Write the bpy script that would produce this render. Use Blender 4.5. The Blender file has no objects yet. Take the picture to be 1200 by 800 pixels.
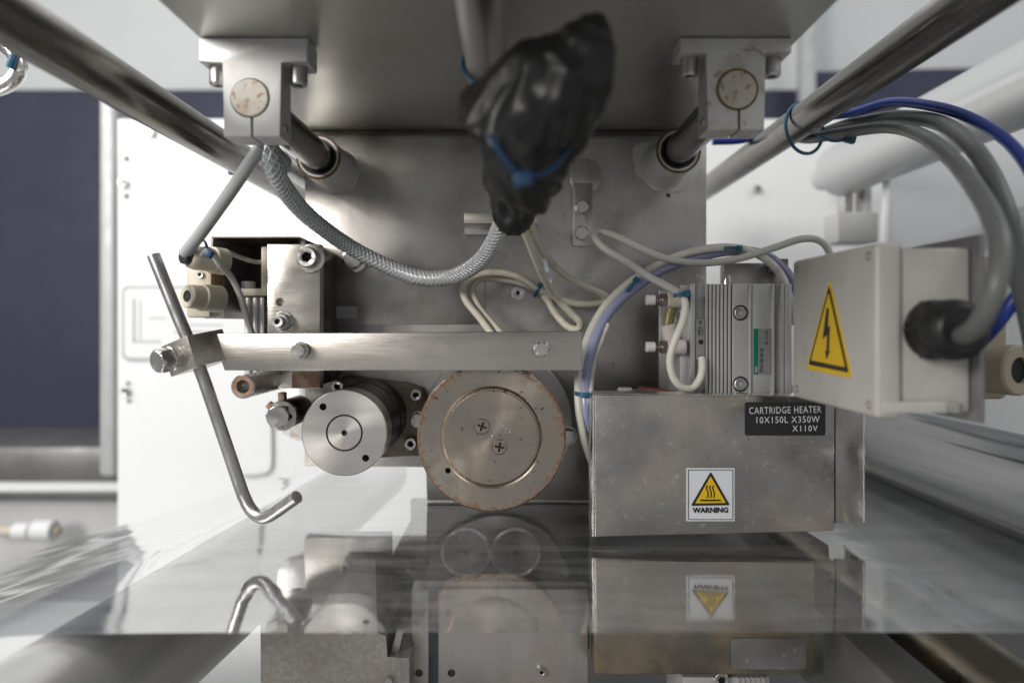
import bpy, bmesh, math, random
from mathutils import Vector, Matrix, noise
random.seed(7)
R = math.radians
PI = math.pi
scene = bpy.context.scene
C = scene.collection

# ------------------------------------------------------------------ camera, world, lamps, exposure
# Distances below are written as d (metres / K); a photo pixel (1200x800) plus d gives a point.
K = 1.2
F0 = 667.0
cam_data = bpy.data.cameras.new('camera')
cam_data.sensor_width = 36.0
cam_data.lens = 36.0 * F0 * K / 1200.0
cam_data.shift_y = -20.0 / 1200.0
cam_data.clip_start = 0.01
cam_data.clip_end = 60.0
cam_data.dof.use_dof = True
cam_data.dof.focus_distance = 0.555
cam_data.dof.aperture_fstop = 2.8
cam_data.dof.aperture_blades = 7
cam = bpy.data.objects.new('camera', cam_data)
C.objects.link(cam)
cam.location = (0, 0, 0)
cam.rotation_euler = (R(90), 0, 0)
scene.camera = cam

world = bpy.data.worlds.new('World')
scene.world = world
world.use_nodes = True
bg = world.node_tree.nodes['Background']
bg.inputs[0].default_value = (0.98, 0.99, 1.0, 1)
bg.inputs[1].default_value = 0.30

def area(name, loc, target, sx, sy, power, col):
    l = bpy.data.lights.new(name, 'AREA')
    l.shape = 'RECTANGLE'
    l.size = sx
    l.size_y = sy
    l.energy = power
    l.color = col
    o = bpy.data.objects.new(name, l)
    C.objects.link(o)
    o.location = loc
    o.rotation_euler = (Vector(target) - Vector(loc)).to_track_quat('-Z', 'Y').to_euler()
    return o
area('unseen_lamp', (-1.5, 0.15, 1.35), (-0.35, 0.9, -0.1), 1.5, 1.0, 24, (1.0, 0.985, 0.96))
area('unseen_lamp', (1.7, 0.1, 1.7), (0.5, 1.0, 0.0), 1.0, 0.6, 10, (0.98, 0.99, 1.0))
area('unseen_lamp', (0.0, 2.6, 2.2), (0.0, 2.0, 0.0), 2.4, 0.8, 26, (1, 1, 1))  # unseen lamp added for the background
area('unseen_lamp', (-1.45, -0.95, 0.62), (0.05, 0.6, -0.02), 0.8, 0.6, 30, (1.0, 0.97, 0.93))  # low front fill, added to light beneath the overhead plate

vs = scene.view_settings
vs.view_transform = 'Standard'
vs.look = 'None'
vs.exposure = 0.15
vs.gamma = 1.0
vs.use_curve_mapping = False
scene.cycles.max_bounces = 10
scene.cycles.transparent_max_bounces = 16
scene.cycles.caustics_reflective = False
scene.cycles.caustics_refractive = False
scene.cycles.sample_clamp_indirect = 6.0

# ------------------------------------------------------------------ coordinates
def P(px, py, d):
    return Vector(((px - 600) / F0 * d, d * K, (380 - py) / F0 * d))
def X(px, d): return (px - 600) / F0 * d
def Z(py, d): return (380 - py) / F0 * d
def S(px, d): return px / F0 * d

# ------------------------------------------------------------------ materials
def mat(name, col, rough=0.5, metal=0.0, var=0.08, vscale=18, stretch=(1, 1, 1), spots=(), bump=0.0, bscale=300,
        rvar=0.08, aniso=0.0, coat=0.0, rim=None, bstretch=None, trans=0.0, spec=0.5, sss=0.0, detail=6):
    m = bpy.data.materials.new(name)
    m.use_nodes = True
    nt = m.node_tree
    N, L = nt.nodes, nt.links
    b = N['Principled BSDF']
    tc = N.new('ShaderNodeTexCoord')
    mp = N.new('ShaderNodeMapping')
    mp.inputs['Scale'].default_value = stretch
    L.new(tc.outputs['Object'], mp.inputs[0])
    n1 = N.new('ShaderNodeTexNoise')
    n1.inputs['Scale'].default_value = vscale
    n1.inputs['Detail'].default_value = detail
    n1.inputs['Roughness'].default_value = 0.6
    L.new(mp.outputs[0], n1.inputs['Vector'])
    mr = N.new('ShaderNodeMapRange')
    mr.inputs['From Min'].default_value = 0.3
    mr.inputs['From Max'].default_value = 0.7
    mr.inputs['To Min'].default_value = 1 - var
    mr.inputs['To Max'].default_value = 1 + var
    L.new(n1.outputs[0], mr.inputs[0])
    mul = N.new('ShaderNodeVectorMath')
    mul.operation = 'SCALE'
    mul.inputs[0].default_value = col
    L.new(mr.outputs[0], mul.inputs['Scale'])
    cur = mul.outputs[0]
    rmask = None
    for (sc, sscale, lo, hi, amt) in spots:
        n = N.new('ShaderNodeTexNoise')
        n.inputs['Scale'].default_value = sscale
        n.inputs['Detail'].default_value = 5
        L.new(tc.outputs['Object'], n.inputs['Vector'])
        r = N.new('ShaderNodeMapRange')
        r.inputs['From Min'].default_value = lo
        r.inputs['From Max'].default_value = hi
        r.inputs['To Max'].default_value = amt
        L.new(n.outputs[0], r.inputs[0])
        mx = N.new('ShaderNodeMix')
        mx.data_type = 'RGBA'
        L.new(r.outputs[0], mx.inputs['Factor'])
        L.new(cur, mx.inputs['A'])
        mx.inputs['B'].default_value = (*sc, 1)
        cur = mx.outputs['Result']
        rmask = r.outputs[0] if rmask is None else rmask
    if rim:      # wear growing towards the edge of a turned disc: (colour, r0, r1, noise scale, amount)
        sep = N.new('ShaderNodeSeparateXYZ')
        L.new(tc.outputs['Object'], sep.inputs[0])
        cmb = N.new('ShaderNodeCombineXYZ')
        L.new(sep.outputs[0], cmb.inputs[0]); L.new(sep.outputs[2], cmb.inputs[2])
        ln = N.new('ShaderNodeVectorMath'); ln.operation = 'LENGTH'
        L.new(cmb.outputs[0], ln.inputs[0])
        r1 = N.new('ShaderNodeMapRange')
        r1.inputs['From Min'].default_value = rim[1]; r1.inputs['From Max'].default_value = rim[2]
        r1.inputs['To Min'].default_value = -0.22; r1.inputs['To Max'].default_value = 0.20
        L.new(ln.outputs['Value'], r1.inputs[0])
        n = N.new('ShaderNodeTexNoise')
        n.inputs['Scale'].default_value = rim[3]; n.inputs['Detail'].default_value = 7; n.inputs['Roughness'].default_value = 0.65
        L.new(tc.outputs['Object'], n.inputs['Vector'])
        ad = N.new('ShaderNodeMath'); ad.operation = 'ADD'
        L.new(n.outputs[0], ad.inputs[0]); L.new(r1.outputs[0], ad.inputs[1])
        r2 = N.new('ShaderNodeMapRange')
        r2.inputs['From Min'].default_value = 0.52; r2.inputs['From Max'].default_value = 0.70
        r2.inputs['To Max'].default_value = rim[4]
        L.new(ad.outputs[0], r2.inputs[0])
        mx = N.new('ShaderNodeMix'); mx.data_type = 'RGBA'
        L.new(r2.outputs[0], mx.inputs['Factor']); L.new(cur, mx.inputs['A'])
        mx.inputs['B'].default_value = (*rim[0], 1)
        cur = mx.outputs['Result']
        rmask = r2.outputs[0]
    L.new(cur, b.inputs['Base Color'])
    b.inputs['Metallic'].default_value = metal
    if rmask is not None and metal > 0.3:
        mm = N.new('ShaderNodeMath'); mm.operation = 'MULTIPLY_ADD'
        mm.inputs[1].default_value = -0.8 * metal; mm.inputs[2].default_value = metal
        L.new(rmask, mm.inputs[0]); L.new(mm.outputs[0], b.inputs['Metallic'])
    n2 = N.new('ShaderNodeTexNoise')
    n2.inputs['Scale'].default_value = vscale * 2.3
    n2.inputs['Detail'].default_value = 5
    L.new(mp.outputs[0], n2.inputs['Vector'])
    rr = N.new('ShaderNodeMapRange')
    rr.inputs['From Min'].default_value = 0.3; rr.inputs['From Max'].default_value = 0.7
    rr.inputs['To Min'].default_value = max(0.02, rough - rvar); rr.inputs['To Max'].default_value = rough + rvar
    L.new(n2.outputs[0], rr.inputs[0]); L.new(rr.outputs[0], b.inputs['Roughness'])
    if bump > 0:
        mb = N.new('ShaderNodeMapping')
        mb.inputs['Scale'].default_value = bstretch or (1, 1, 1)
        L.new(tc.outputs['Object'], mb.inputs[0])
        n3 = N.new('ShaderNodeTexNoise')
        n3.inputs['Scale'].default_value = bscale; n3.inputs['Detail'].default_value = 3
        L.new(mb.outputs[0], n3.inputs['Vector'])
        bp = N.new('ShaderNodeBump')
        bp.inputs['Strength'].default_value = bump; bp.inputs['Distance'].default_value = 0.001
        L.new(n3.outputs[0], bp.inputs['Height']); L.new(bp.outputs[0], b.inputs['Normal'])
    if aniso:
        b.inputs['Anisotropic'].default_value = aniso
        tg = N.new('ShaderNodeTangent'); tg.direction_type = 'RADIAL'; tg.axis = 'Y'
        L.new(tg.outputs[0], b.inputs['Tangent'])
    b.inputs['Coat Weight'].default_value = coat
    b.inputs['Specular IOR Level'].default_value = spec
    b.inputs['Transmission Weight'].default_value = trans
    b.inputs['Subsurface Weight'].default_value = sss
    if sss:
        b.inputs['Subsurface Radius'].default_value = (0.004, 0.003, 0.003)
    return m

RUST = (0.22, 0.075, 0.025)
RUSTD = (0.10, 0.04, 0.02)
M = {}
M['plate'] = mat('stained_steel', (0.57, 0.55, 0.525), 0.36, 1, 0.16, 7, (1, 1, 1.4), [((0.33, 0.30, 0.265), 9, 0.48, 0.68, 0.55), ((0.66, 0.65, 0.63), 90, 0.60, 0.72, 0.3), ((0.28, 0.24, 0.2), 26, 0.56, 0.66, 0.3), ((0.15, 0.12, 0.1), 240, 0.68, 0.72, 0.6)], 0.12, 420, 0.12, bstretch=(0.3, 1, 3))
M['upper'] = mat('upper_plate_steel', (0.50, 0.495, 0.46), 0.42, 0.85, 0.10, 5, (1, 1, 1), [((0.36, 0.32, 0.22), 6, 0.5, 0.8, 0.7), ((0.66, 0.65, 0.62), 60, 0.68, 0.74, 0.35)], 0.08, 300, 0.1)
M['bar'] = mat('brushed_steel_bar', (0.56, 0.525, 0.48), 0.30, 1, 0.07, 30, (0.25, 1, 1), [((0.45, 0.38, 0.30), 24, 0.58, 0.78, 0.45)], 0.10, 900, 0.08, bstretch=(0.05, 1, 1))
M['steel'] = mat('bright_steel', (0.66, 0.64, 0.61), 0.24, 1, 0.10, 40, (1, 1, 1), [((0.40, 0.34, 0.28), 60, 0.58, 0.75, 0.4)], 0.05, 700, 0.08)
M['rod'] = mat('worn_steel_rod', (0.24, 0.228, 0.213), 0.24, 1, 0.16, 40, (1, 0.12, 1), [((0.20, 0.17, 0.14), 30, 0.55, 0.75, 0.5)], 0.08, 500, 0.08, bstretch=(1, 0.1, 1))
M['handle'] = mat('handle_steel', (0.55, 0.54, 0.53), 0.30, 1, 0.10, 60, (1, 1, 0.3), [((0.26, 0.23, 0.20), 70, 0.55, 0.75, 0.4)], 0.06, 900)
M['tube'] = mat('satin_tube', (0.52, 0.51, 0.49), 0.38, 1, 0.1, 30, (1, 0.15, 1), [(RUST, 45, 0.70, 0.76, 0.6)], 0.05, 400)
M['darksteel'] = mat('dark_steel', (0.085, 0.072, 0.06), 0.34, 0.9, 0.25, 40, (1, 1, 1), [((0.16, 0.085, 0.045), 50, 0.52, 0.7, 0.6)], 0.12, 300)  # also stands in for the shade behind the left bracket
M['flange'] = mat('rusty_flange', (0.20, 0.17, 0.14), 0.45, 0.85, 0.25, 45, (1, 1, 1), [(RUST, 55, 0.50, 0.68, 0.65)], 0.25, 260)
M['drumface'] = mat('turned_drum_face', (0.68, 0.655, 0.62), 0.32, 1, 0.06, 25, (0.3, 1, 1.5), [((0.55, 0.42, 0.30), 35, 0.58, 0.75, 0.35)], 0.03, 800, 0.06, aniso=0.55)
M['discface'] = mat('turned_disc_face', (0.43, 0.385, 0.33), 0.30, 1, 0.10, 30, (1, 1, 1), [(RUSTD, 240, 0.655, 0.69, 0.85), ((0.42, 0.32, 0.22), 30, 0.50, 0.66, 0.35)], 0.04, 500, 0.07, aniso=0.6, rim=((0.20, 0.085, 0.035), 0.046, 0.0592, 230, 0.85))
M['clampalu'] = mat('clamp_aluminium', (0.76, 0.755, 0.735), 0.42, 0.15, 0.06, 40, (1, 1, 0.15), [((0.45, 0.38, 0.28), 55, 0.60, 0.75, 0.45)], 0.05, 500)
M['clampstain'] = mat('stained_clamp_aluminium', (0.72, 0.71, 0.68), 0.45, 0.15, 0.06, 40, (1, 1, 0.15), [((0.50, 0.41, 0.29), 60, 0.50, 0.66, 0.5), ((0.33, 0.2, 0.1), 150, 0.62, 0.68, 0.6)], 0.05, 500)
M['shaftend'] = mat('pitted_shaft_end', (0.68, 0.64, 0.57), 0.5, 0.1, 0.06, 40, (1, 1, 1), [((0.36, 0.17, 0.06), 260, 0.57, 0.63, 0.9), ((0.55, 0.44, 0.31), 90, 0.5, 0.62, 0.5)], 0.1, 300)
M['rustring'] = mat('rust_ring', (0.20, 0.12, 0.06), 0.7, 0.2, 0.3, 200)
M['collar'] = mat('bushing_alu', (0.80, 0.79, 0.77), 0.36, 0.25, 0.08, 50, (1, 1, 1), [((0.35, 0.22, 0.12), 70, 0.66, 0.74, 0.6)], 0.06, 400)
M['sealant'] = mat('dried_sealant', (0.70, 0.69, 0.66), 0.65, 0, 0.1, 90, bump=0.5, bscale=220)
M['heater'] = mat('heat_tinted_sheet', (0.42, 0.405, 0.38), 0.28, 1, 0.14, 12, (1, 1, 1.3), [((0.42, 0.33, 0.25), 11, 0.50, 0.66, 0.5), ((0.26, 0.255, 0.25), 15, 0.50, 0.64, 0.5), ((0.75, 0.74, 0.72), 190, 0.62, 0.70, 0.4), ((0.12, 0.10, 0.09), 260, 0.67, 0.72, 0.5)], 0.06, 380, 0.10)
M['heateredge'] = mat('sheet_edge', (0.80, 0.79, 0.77), 0.25, 1, 0.05, 60)
M['anod'] = mat('anodised_aluminium', (0.58, 0.58, 0.565), 0.42, 0.55, 0.03, 60, (1, 1, 0.1), [((0.36, 0.35, 0.30), 40, 0.66, 0.78, 0.35)], 0.03, 900, 0.05)
M['anodd'] = mat('anodised_groove', (0.40, 0.40, 0.385), 0.5, 0.5, 0.05, 60)
M['galv'] = mat('galvanised_block', (0.56, 0.53, 0.49), 0.5, 0.55, 0.16, 260, (1, 1, 1), [((0.52, 0.42, 0.33), 30, 0.5, 0.75, 0.5)], 0.2, 400, detail=3)
M['lowsteel'] = mat('lower_plate_steel', (0.60, 0.565, 0.53), 0.36, 0.95, 0.08, 20, (3, 1, 0.4), [((0.45, 0.36, 0.30), 26, 0.55, 0.75, 0.5)], 0.06, 500)
M['lowheat'] = mat('lower_heat_tinted_sheet', (0.40, 0.36, 0.29), 0.32, 1, 0.18, 24, (1, 1, 1), [((0.52, 0.36, 0.16), 16, 0.48, 0.66, 0.65), ((0.22, 0.21, 0.2), 25, 0.5, 0.7, 0.5)], 0.06, 400)
M['satinroller'] = mat('satin_roller', (0.70, 0.70, 0.70), 0.36, 0.45, 0.08, 30, (1, 0.08, 1), (), 0.02, 300, bstretch=(1, 0.05, 1))
M['roller'] = mat('polished_roller', (0.22, 0.22, 0.225), 0.15, 1, 0.12, 30, (1, 0.08, 1), [((0.3, 0.3, 0.3), 300, 0.70, 0.74, 0.4)], 0.02, 300, bstretch=(1, 0.05, 1))
M['paleroller'] = mat('pale_roller', (0.62, 0.625, 0.635), 0.32, 0.45, 0.02, 12, (1, 0.2, 1), rvar=0.02)
M['cream'] = mat('cream_plastic', (0.66, 0.60, 0.48), 0.42, 0, 0.06, 60, spots=[((0.40, 0.27, 0.12), 50, 0.62, 0.76, 0.45)], bump=0.05, bscale=400, sss=0.1)
M['box'] = mat('grey_abs_box', (0.50, 0.488, 0.45), 0.42, 0, 0.05, 25, spots=[((0.38, 0.35, 0.29), 45, 0.56, 0.74, 0.4), ((0.25, 0.22, 0.18), 300, 0.70, 0.74, 0.5)], bump=0.06, bscale=700)
M['boxd'] = mat('box_recess', (0.22, 0.20, 0.17), 0.6)
M['black'] = mat('black_rubber', (0.010, 0.010, 0.0105), 0.45, 0, 0.2, 60, bump=0.15, bscale=150)
M['wrap'] = mat('black_vinyl_wrap', (0.009, 0.009, 0.0095), 0.43, 0, 0.35, 25, bump=0.25, bscale=110, rvar=0.10, spots=[((0.035, 0.033, 0.030), 40, 0.58, 0.75, 0.5)], bstretch=(1.6, 1, 0.6))
M['hole_shade'] = mat('bore_shade', (0.012, 0.011, 0.010), 0.6)  # near-black colour stands in for shade inside bores and recesses
M['graycable'] = mat('grey_cable', (0.135, 0.142, 0.138), 0.45, 0, 0.05, 40, bump=0.05, bscale=300, spec=0.5)
M['hosegrey'] = mat('grey_hose', (0.42, 0.43, 0.43), 0.34, 0, 0.05, 40, spec=0.5)
M['wirewhite'] = mat('off_white_wire', (0.74, 0.72, 0.65), 0.40, 0, 0.08, 60, spots=[((0.36, 0.30, 0.19), 50, 0.58, 0.75, 0.5)], bump=0.05, bscale=300)
M['wirecream'] = mat('aged_cream_wire', (0.80, 0.755, 0.64), 0.45, 0, 0.08, 60, spots=[((0.48, 0.36, 0.19), 60, 0.56, 0.72, 0.55)], bump=0.08, bscale=300)
M['wiregrey'] = mat('grey_sensor_wire', (0.64, 0.63, 0.58), 0.42, 0, 0.05, 60)
M['lilac'] = mat('lilac_air_tube', (0.36, 0.38, 0.58), 0.22, 0, 0.05, 40, coat=0.3)
M['bluecable'] = mat('blue_cable', (0.012, 0.04, 0.27), 0.35, 0, 0.05, 40)
M['tie'] = mat('blue_nylon_tie', (0.02, 0.11, 0.19), 0.4, 0, 0.1, 60)
M['tieb'] = mat('bright_blue_tie', (0.014, 0.05, 0.12), 0.4, 0, 0.1, 60)
M['braidcore'] = mat('braided_hose_core', (0.42, 0.44, 0.45), 0.30, 0.15, 0.1, 60, coat=0.4)
M['braid'] = mat('braid_strands', (0.66, 0.68, 0.69), 0.32, 0.3, 0.1, 90)
M['white'] = mat('white_enamel', (0.83, 0.84, 0.84), 0.45, 0, 0.015, 6)
M['wall'] = mat('pale_wall', (0.72, 0.75, 0.75), 0.7, 0, 0.02, 4)
M['navy'] = mat('navy_panel', (0.046, 0.049, 0.086), 0.7, 0, 0.06, 4, bump=0.1, bscale=60)
M['greypost'] = mat('pale_grey_post', (0.50, 0.51, 0.51), 0.5, 0.3)
M['lightgrey'] = mat('light_grey_paint', (0.58, 0.58, 0.57), 0.5, 0, 0.05, 12)
M['bed'] = mat('grey_bed', (0.17, 0.17, 0.168), 0.5, 0.2, 0.1, 8)
M['midgrey'] = mat('mid_grey_metal', (0.24, 0.24, 0.24), 0.4, 0.6, 0.15, 12)
M['dark'] = mat('dark_machine_plate', (0.11, 0.115, 0.135), 0.4, 0.5, 0.15, 12)
M['sticker'] = mat('white_sticker', (0.72, 0.75, 0.79), 0.35, 0, 0.02, 60)
M['print'] = mat('black_print', (0.012, 0.012, 0.012), 0.45)
M['whiteprint'] = mat('white_print', (0.70, 0.71, 0.71), 0.5)
M['labelblack'] = mat('black_label', (0.014, 0.014, 0.016), 0.28, 0, 0.1, 40)
M['yellow'] = mat('warning_yellow', (0.78, 0.50, 0.012), 0.4, 0, 0.04, 60)
M['green'] = mat('green_label', (0.0, 0.20, 0.115), 0.4)
M['silverlabel'] = mat('silver_label', (0.40, 0.40, 0.41), 0.35, 0.5)
M['greyline'] = mat('grey_outline', (0.42, 0.43, 0.44), 0.5)
M['paperlabel'] = mat('clear_label', (0.62, 0.62, 0.63), 0.25, 0, 0.03, 60)
M['pink'] = mat('pale_elbow_plastic', (0.60, 0.55, 0.53), 0.4, 0, 0.03, 40)
M['olive'] = mat('olive_tube', (0.22, 0.19, 0.065), 0.3, 0, 0.05, 40)
M['nut'] = mat('nickel_nut', (0.34, 0.29, 0.25), 0.35, 0.9, 0.1, 60)
M['cap'] = mat('white_knob', (0.70, 0.70, 0.68), 0.35)
M['rustbracket'] = mat('rusted_bracket', (0.34, 0.20, 0.13), 0.65, 0.3, 0.3, 120, spots=[((0.46, 0.40, 0.34), 60, 0.5, 0.66, 0.7)], bump=0.3, bscale=300)
M['redbit'] = mat('dull_red_sleeve', (0.16, 0.045, 0.045), 0.5)
M['tan'] = mat('tan_connector', (0.52, 0.45, 0.33), 0.5, 0, 0.06, 30)

def film_material():
    m = bpy.data.materials.new('clear_film')
    m.use_nodes = True
    N, L = m.node_tree.nodes, m.node_tree.links
    N.remove(N['Principled BSDF'])
    out = N['Material Output']
    tr = N.new('ShaderNodeBsdfTransparent'); tr.inputs[0].default_value = (0.93, 0.94, 0.95, 1)
    gl = N.new('ShaderNodeBsdfGlossy'); gl.inputs[0].default_value = (0.95, 0.96, 0.97, 1); gl.inputs['Roughness'].default_value = 0.06
    df = N.new('ShaderNodeBsdfDiffuse'); df.inputs[0].default_value = (0.8, 0.8, 0.8, 1)
    fr = N.new('ShaderNodeFresnel'); fr.inputs['IOR'].default_value = 3.0
    tc = N.new('ShaderNodeTexCoord')
    mp = N.new('ShaderNodeMapping'); mp.inputs['Scale'].default_value = (1.0, 3.2, 1)
    L.new(tc.outputs['Object'], mp.inputs[0])
    n = N.new('ShaderNodeTexNoise'); n.inputs['Scale'].default_value = 9; n.inputs['Detail'].default_value = 2
    L.new(mp.outputs[0], n.inputs['Vector'])
    bp = N.new('ShaderNodeBump'); bp.inputs['Strength'].default_value = 0.2; bp.inputs['Distance'].default_value = 0.0012
    L.new(n.outputs[0], bp.inputs['Height'])
    L.new(bp.outputs[0], gl.inputs['Normal']); L.new(bp.outputs[0], fr.inputs['Normal'])
    m1 = N.new('ShaderNodeMixShader')
    mp2 = N.new('ShaderNodeMapping'); mp2.inputs['Scale'].default_value = (0.35, 2.2, 1); mp2.inputs['Rotation'].default_value = (0, 0, 0.12)
    L.new(tc.outputs['Object'], mp2.inputs[0])
    ns = N.new('ShaderNodeTexNoise'); ns.inputs['Scale'].default_value = 26; ns.inputs['Detail'].default_value = 7; ns.inputs['Roughness'].default_value = 0.7
    L.new(mp2.outputs[0], ns.inputs['Vector'])
    hz = N.new('ShaderNodeMapRange'); hz.inputs['From Min'].default_value = 0.42; hz.inputs['From Max'].default_value = 0.72
    hz.inputs['To Min'].default_value = 0.07; hz.inputs['To Max'].default_value = 0.26
    L.new(ns.outputs[0], hz.inputs[0]); L.new(hz.outputs[0], m1.inputs[0])
    rg = N.new('ShaderNodeMapRange'); rg.inputs['From Min'].default_value = 0.35; rg.inputs['From Max'].default_value = 0.7
    rg.inputs['To Min'].default_value = 0.03; rg.inputs['To Max'].default_value = 0.13
    L.new(ns.outputs[0], rg.inputs[0]); L.new(rg.outputs[0], gl.inputs['Roughness'])
    L.new(tr.outputs[0], m1.inputs[1]); L.new(df.outputs[0], m1.inputs[2])
    m2 = N.new('ShaderNodeMixShader')
    lay = N.new('ShaderNodeMapRange')      # several film layers lie on each other: more reflection than one sheet
    lay.inputs['From Min'].default_value = 0.2; lay.inputs['From Max'].default_value = 0.7
    lay.inputs['To Min'].default_value = 0.34; lay.inputs['To Max'].default_value = 0.92
    L.new(fr.outputs[0], lay.inputs[0]); L.new(lay.outputs[0], m2.inputs[0])
    L.new(m1.outputs[0], m2.inputs[1]); L.new(gl.outputs[0], m2.inputs[2])
    L.new(m2.outputs[0], out.inputs['Surface'])
    return m
M['film'] = film_material()

def acrylic_material():
    m = bpy.data.materials.new('hazy_acrylic')
    m.use_nodes = True
    N, L = m.node_tree.nodes, m.node_tree.links
    N.remove(N['Principled BSDF'])
    tr = N.new('ShaderNodeBsdfTransparent'); tr.inputs[0].default_value = (0.96, 0.97, 0.98, 1)
    df = N.new('ShaderNodeBsdfDiffuse'); df.inputs[0].default_value = (0.85, 0.86, 0.87, 1)
    gl = N.new('ShaderNodeBsdfGlossy'); gl.inputs['Roughness'].default_value = 0.1
    fr = N.new('ShaderNodeFresnel'); fr.inputs['IOR'].default_value = 1.5
    m1 = N.new('ShaderNodeMixShader'); m1.inputs[0].default_value = 0.32
    L.new(tr.outputs[0], m1.inputs[1]); L.new(df.outputs[0], m1.inputs[2])
    m2 = N.new('ShaderNodeMixShader')
    L.new(fr.outputs[0], m2.inputs[0]); L.new(m1.outputs[0], m2.inputs[1]); L.new(gl.outputs[0], m2.inputs[2])
    L.new(m2.outputs[0], N['Material Output'].inputs['Surface'])
    return m
M['acrylic'] = acrylic_material()

# ------------------------------------------------------------------ object helpers
def tag(o, label=None, cat=None, group=None, kind=None):
    if label: o['label'] = label
    if cat: o['category'] = cat
    if group: o['group'] = group
    if kind: o['kind'] = kind
    return o

def thing(name, label, cat, loc, group=None):
    o = bpy.data.objects.new(name, None)
    o.empty_display_size = 0.02
    C.objects.link(o)
    o.location = loc
    return tag(o, label, cat, group)

def wloc(o):
    v = Vector((0, 0, 0))
    while o is not None:
        if o.type == 'EMPTY':
            return Vector(o.location)
        if o.parent is None:
            return None
        o = o.parent
    return v

def link(name, me, m, parent=None, mw=None):
    """link mesh data as an object with world matrix mw under parent"""
    o = bpy.data.objects.new(name, me)
    C.objects.link(o)
    if m is not None and not me.materials:
        me.materials.append(m)
    mw = mw or Matrix.Identity(4)
    if parent is not None:
        o.parent = parent
        o.matrix_parent_inverse = PW[parent.name].inverted()
    o.matrix_basis = mw
    PW[o.name] = mw.copy()
    return o
PW = {}
_thing = thing
def thing(name, label, cat, loc, group=None):
    o = _thing(name, label, cat, loc, group)
    PW[o.name] = Matrix.Translation(Vector(loc))
    return o

def to_mesh(bm, smooth=True, angle=32):
    bmesh.ops.recalc_face_normals(bm, faces=bm.faces)
    me = bpy.data.meshes.new('m')
    bm.to_mesh(me)
    bm.free()
    if smooth:
        me.polygons.foreach_set('use_smooth', [True] * len(me.polygons))
        me.set_sharp_from_angle(angle=R(angle))
    return me

def obj(name, bm, m, parent=None, mw=None, smooth=True, angle=32):
    return link(name, to_mesh(bm, smooth, angle), m, parent, mw)

def add_box(bm, x0, x1, y0, y1, z0, z1, bev=0.0, seg=2):
    vs = [bm.verts.new(v) for v in ((x0, y0, z0), (x1, y0, z0), (x1, y1, z0), (x0, y1, z0), (x0, y0, z1), (x1, y0, z1), (x1, y1, z1), (x0, y1, z1))]
    fs = [bm.faces.new([vs[i] for i in f]) for f in ((0, 1, 5, 4), (1, 2, 6, 5), (2, 3, 7, 6), (3, 0, 4, 7), (4, 5, 6, 7), (3, 2, 1, 0))]
    if bev:
        es = list({e for f in fs for e in f.edges})
        bmesh.ops.bevel(bm, geom=es, offset=bev, segments=seg, affect='EDGES', profile=0.5)
    return bm

def box(x0, x1, y0, y1, z0, z1, bev=0.0006, seg=2):
    return add_box(bmesh.new(), min(x0, x1), max(x0, x1), min(y0, y1), max(y0, y1), min(z0, z1), max(z0, z1), bev, seg)

def pbox(px0, px1, py0, py1, d0, d1, bev=0.0006, seg=2):
    """box whose FRONT face has these photo pixels at d0 and that runs straight back to d1"""
    return box(X(px0, d0), X(px1, d0), d0 * K, d1 * K, Z(py1, d0), Z(py0, d0), bev, seg)

def prism(pts, y0, y1, bev=0.0, seg=2):
    """pts (x,z) polygon extruded from y0 to y1"""
    bm = bmesh.new()
    f = [bm.verts.new((x, y0, z)) for x, z in pts]
    b = [bm.verts.new((x, y1, z)) for x, z in pts]
    n = len(pts)
    f0 = bm.faces.new(f)
    b0 = bm.faces.new(b[::-1])
    for i in range(n):
        bm.faces.new((f[i], b[i], b[(i + 1) % n], f[(i + 1) % n]))
    if bev:
        bmesh.ops.bevel(bm, geom=list(f0.edges), offset=bev, segments=seg, affect='EDGES', profile=0.5)
    return bm

def pprism(pts, d0, d1, bev=0.0):
    return prism([(X(x, d0), Z(y, d0)) for x, y in pts], d0 * K, d1 * K, bev)

def rrect(x0, x1, z0, z1, r, n=5):
    out = []
    for cx, cz, a0 in ((x1 - r, z1 - r, 0), (x0 + r, z1 - r, 90), (x0 + r, z0 + r, 180), (x1 - r, z0 + r, 270)):
        for i in range(n + 1):
            a = R(a0 + 90 * i / n)
            out.append((cx + r * math.cos(a), cz + r * math.sin(a)))
    return out

def lathe(profile, seg=48, knurl=0):
    """profile [(r, y[, 'h'])] revolved about local Y; front is y small; 'h' makes that ring a hexagon"""
    bm = bmesh.new()
    rings = []
    for p in profile:
        r, y = p[0], p[1]
        if r < 1e-7:
            rings.append([bm.verts.new((0, y, 0))])
            continue
        ring = []
        for i in range(seg):
            a = 2 * PI * i / seg
            rr = r
            if len(p) > 2 and p[2] == 'h':
                rr = r * math.cos(PI / 6) / math.cos((a % (PI / 3)) - PI / 6)
            if len(p) > 2 and p[2] == 'k':
                rr = r * (1.0 if i % 2 else 0.955)
            ring.append(bm.verts.new((rr * math.cos(a), y, rr * math.sin(a))))
        rings.append(ring)
    for a, b in zip(rings, rings[1:]):
        if len(a) == 1 and len(b) == 1:
            continue
        for i in range(seg):
            j = (i + 1) % seg
            if len(a) == 1:
                bm.faces.new((a[0], b[i], b[j]))
            elif len(b) == 1:
                bm.faces.new((a[i], b[0], a[j]))
            else:
                bm.faces.new((a[i], b[i], b[j], a[j]))
    return bm

def at(px, py, d, rot=None):
    mw = Matrix.Translation(P(px, py, d))
    return mw @ rot if rot is not None else mw

def align(p, direction, roll=0):
    """matrix that puts local +Y (backwards) along direction at p"""
    q = Vector(direction).to_track_quat('Y', 'Z')
    return Matrix.Translation(p) @ q.to_matrix().to_4x4() @ Matrix.Rotation(roll, 4, 'Y')

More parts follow.
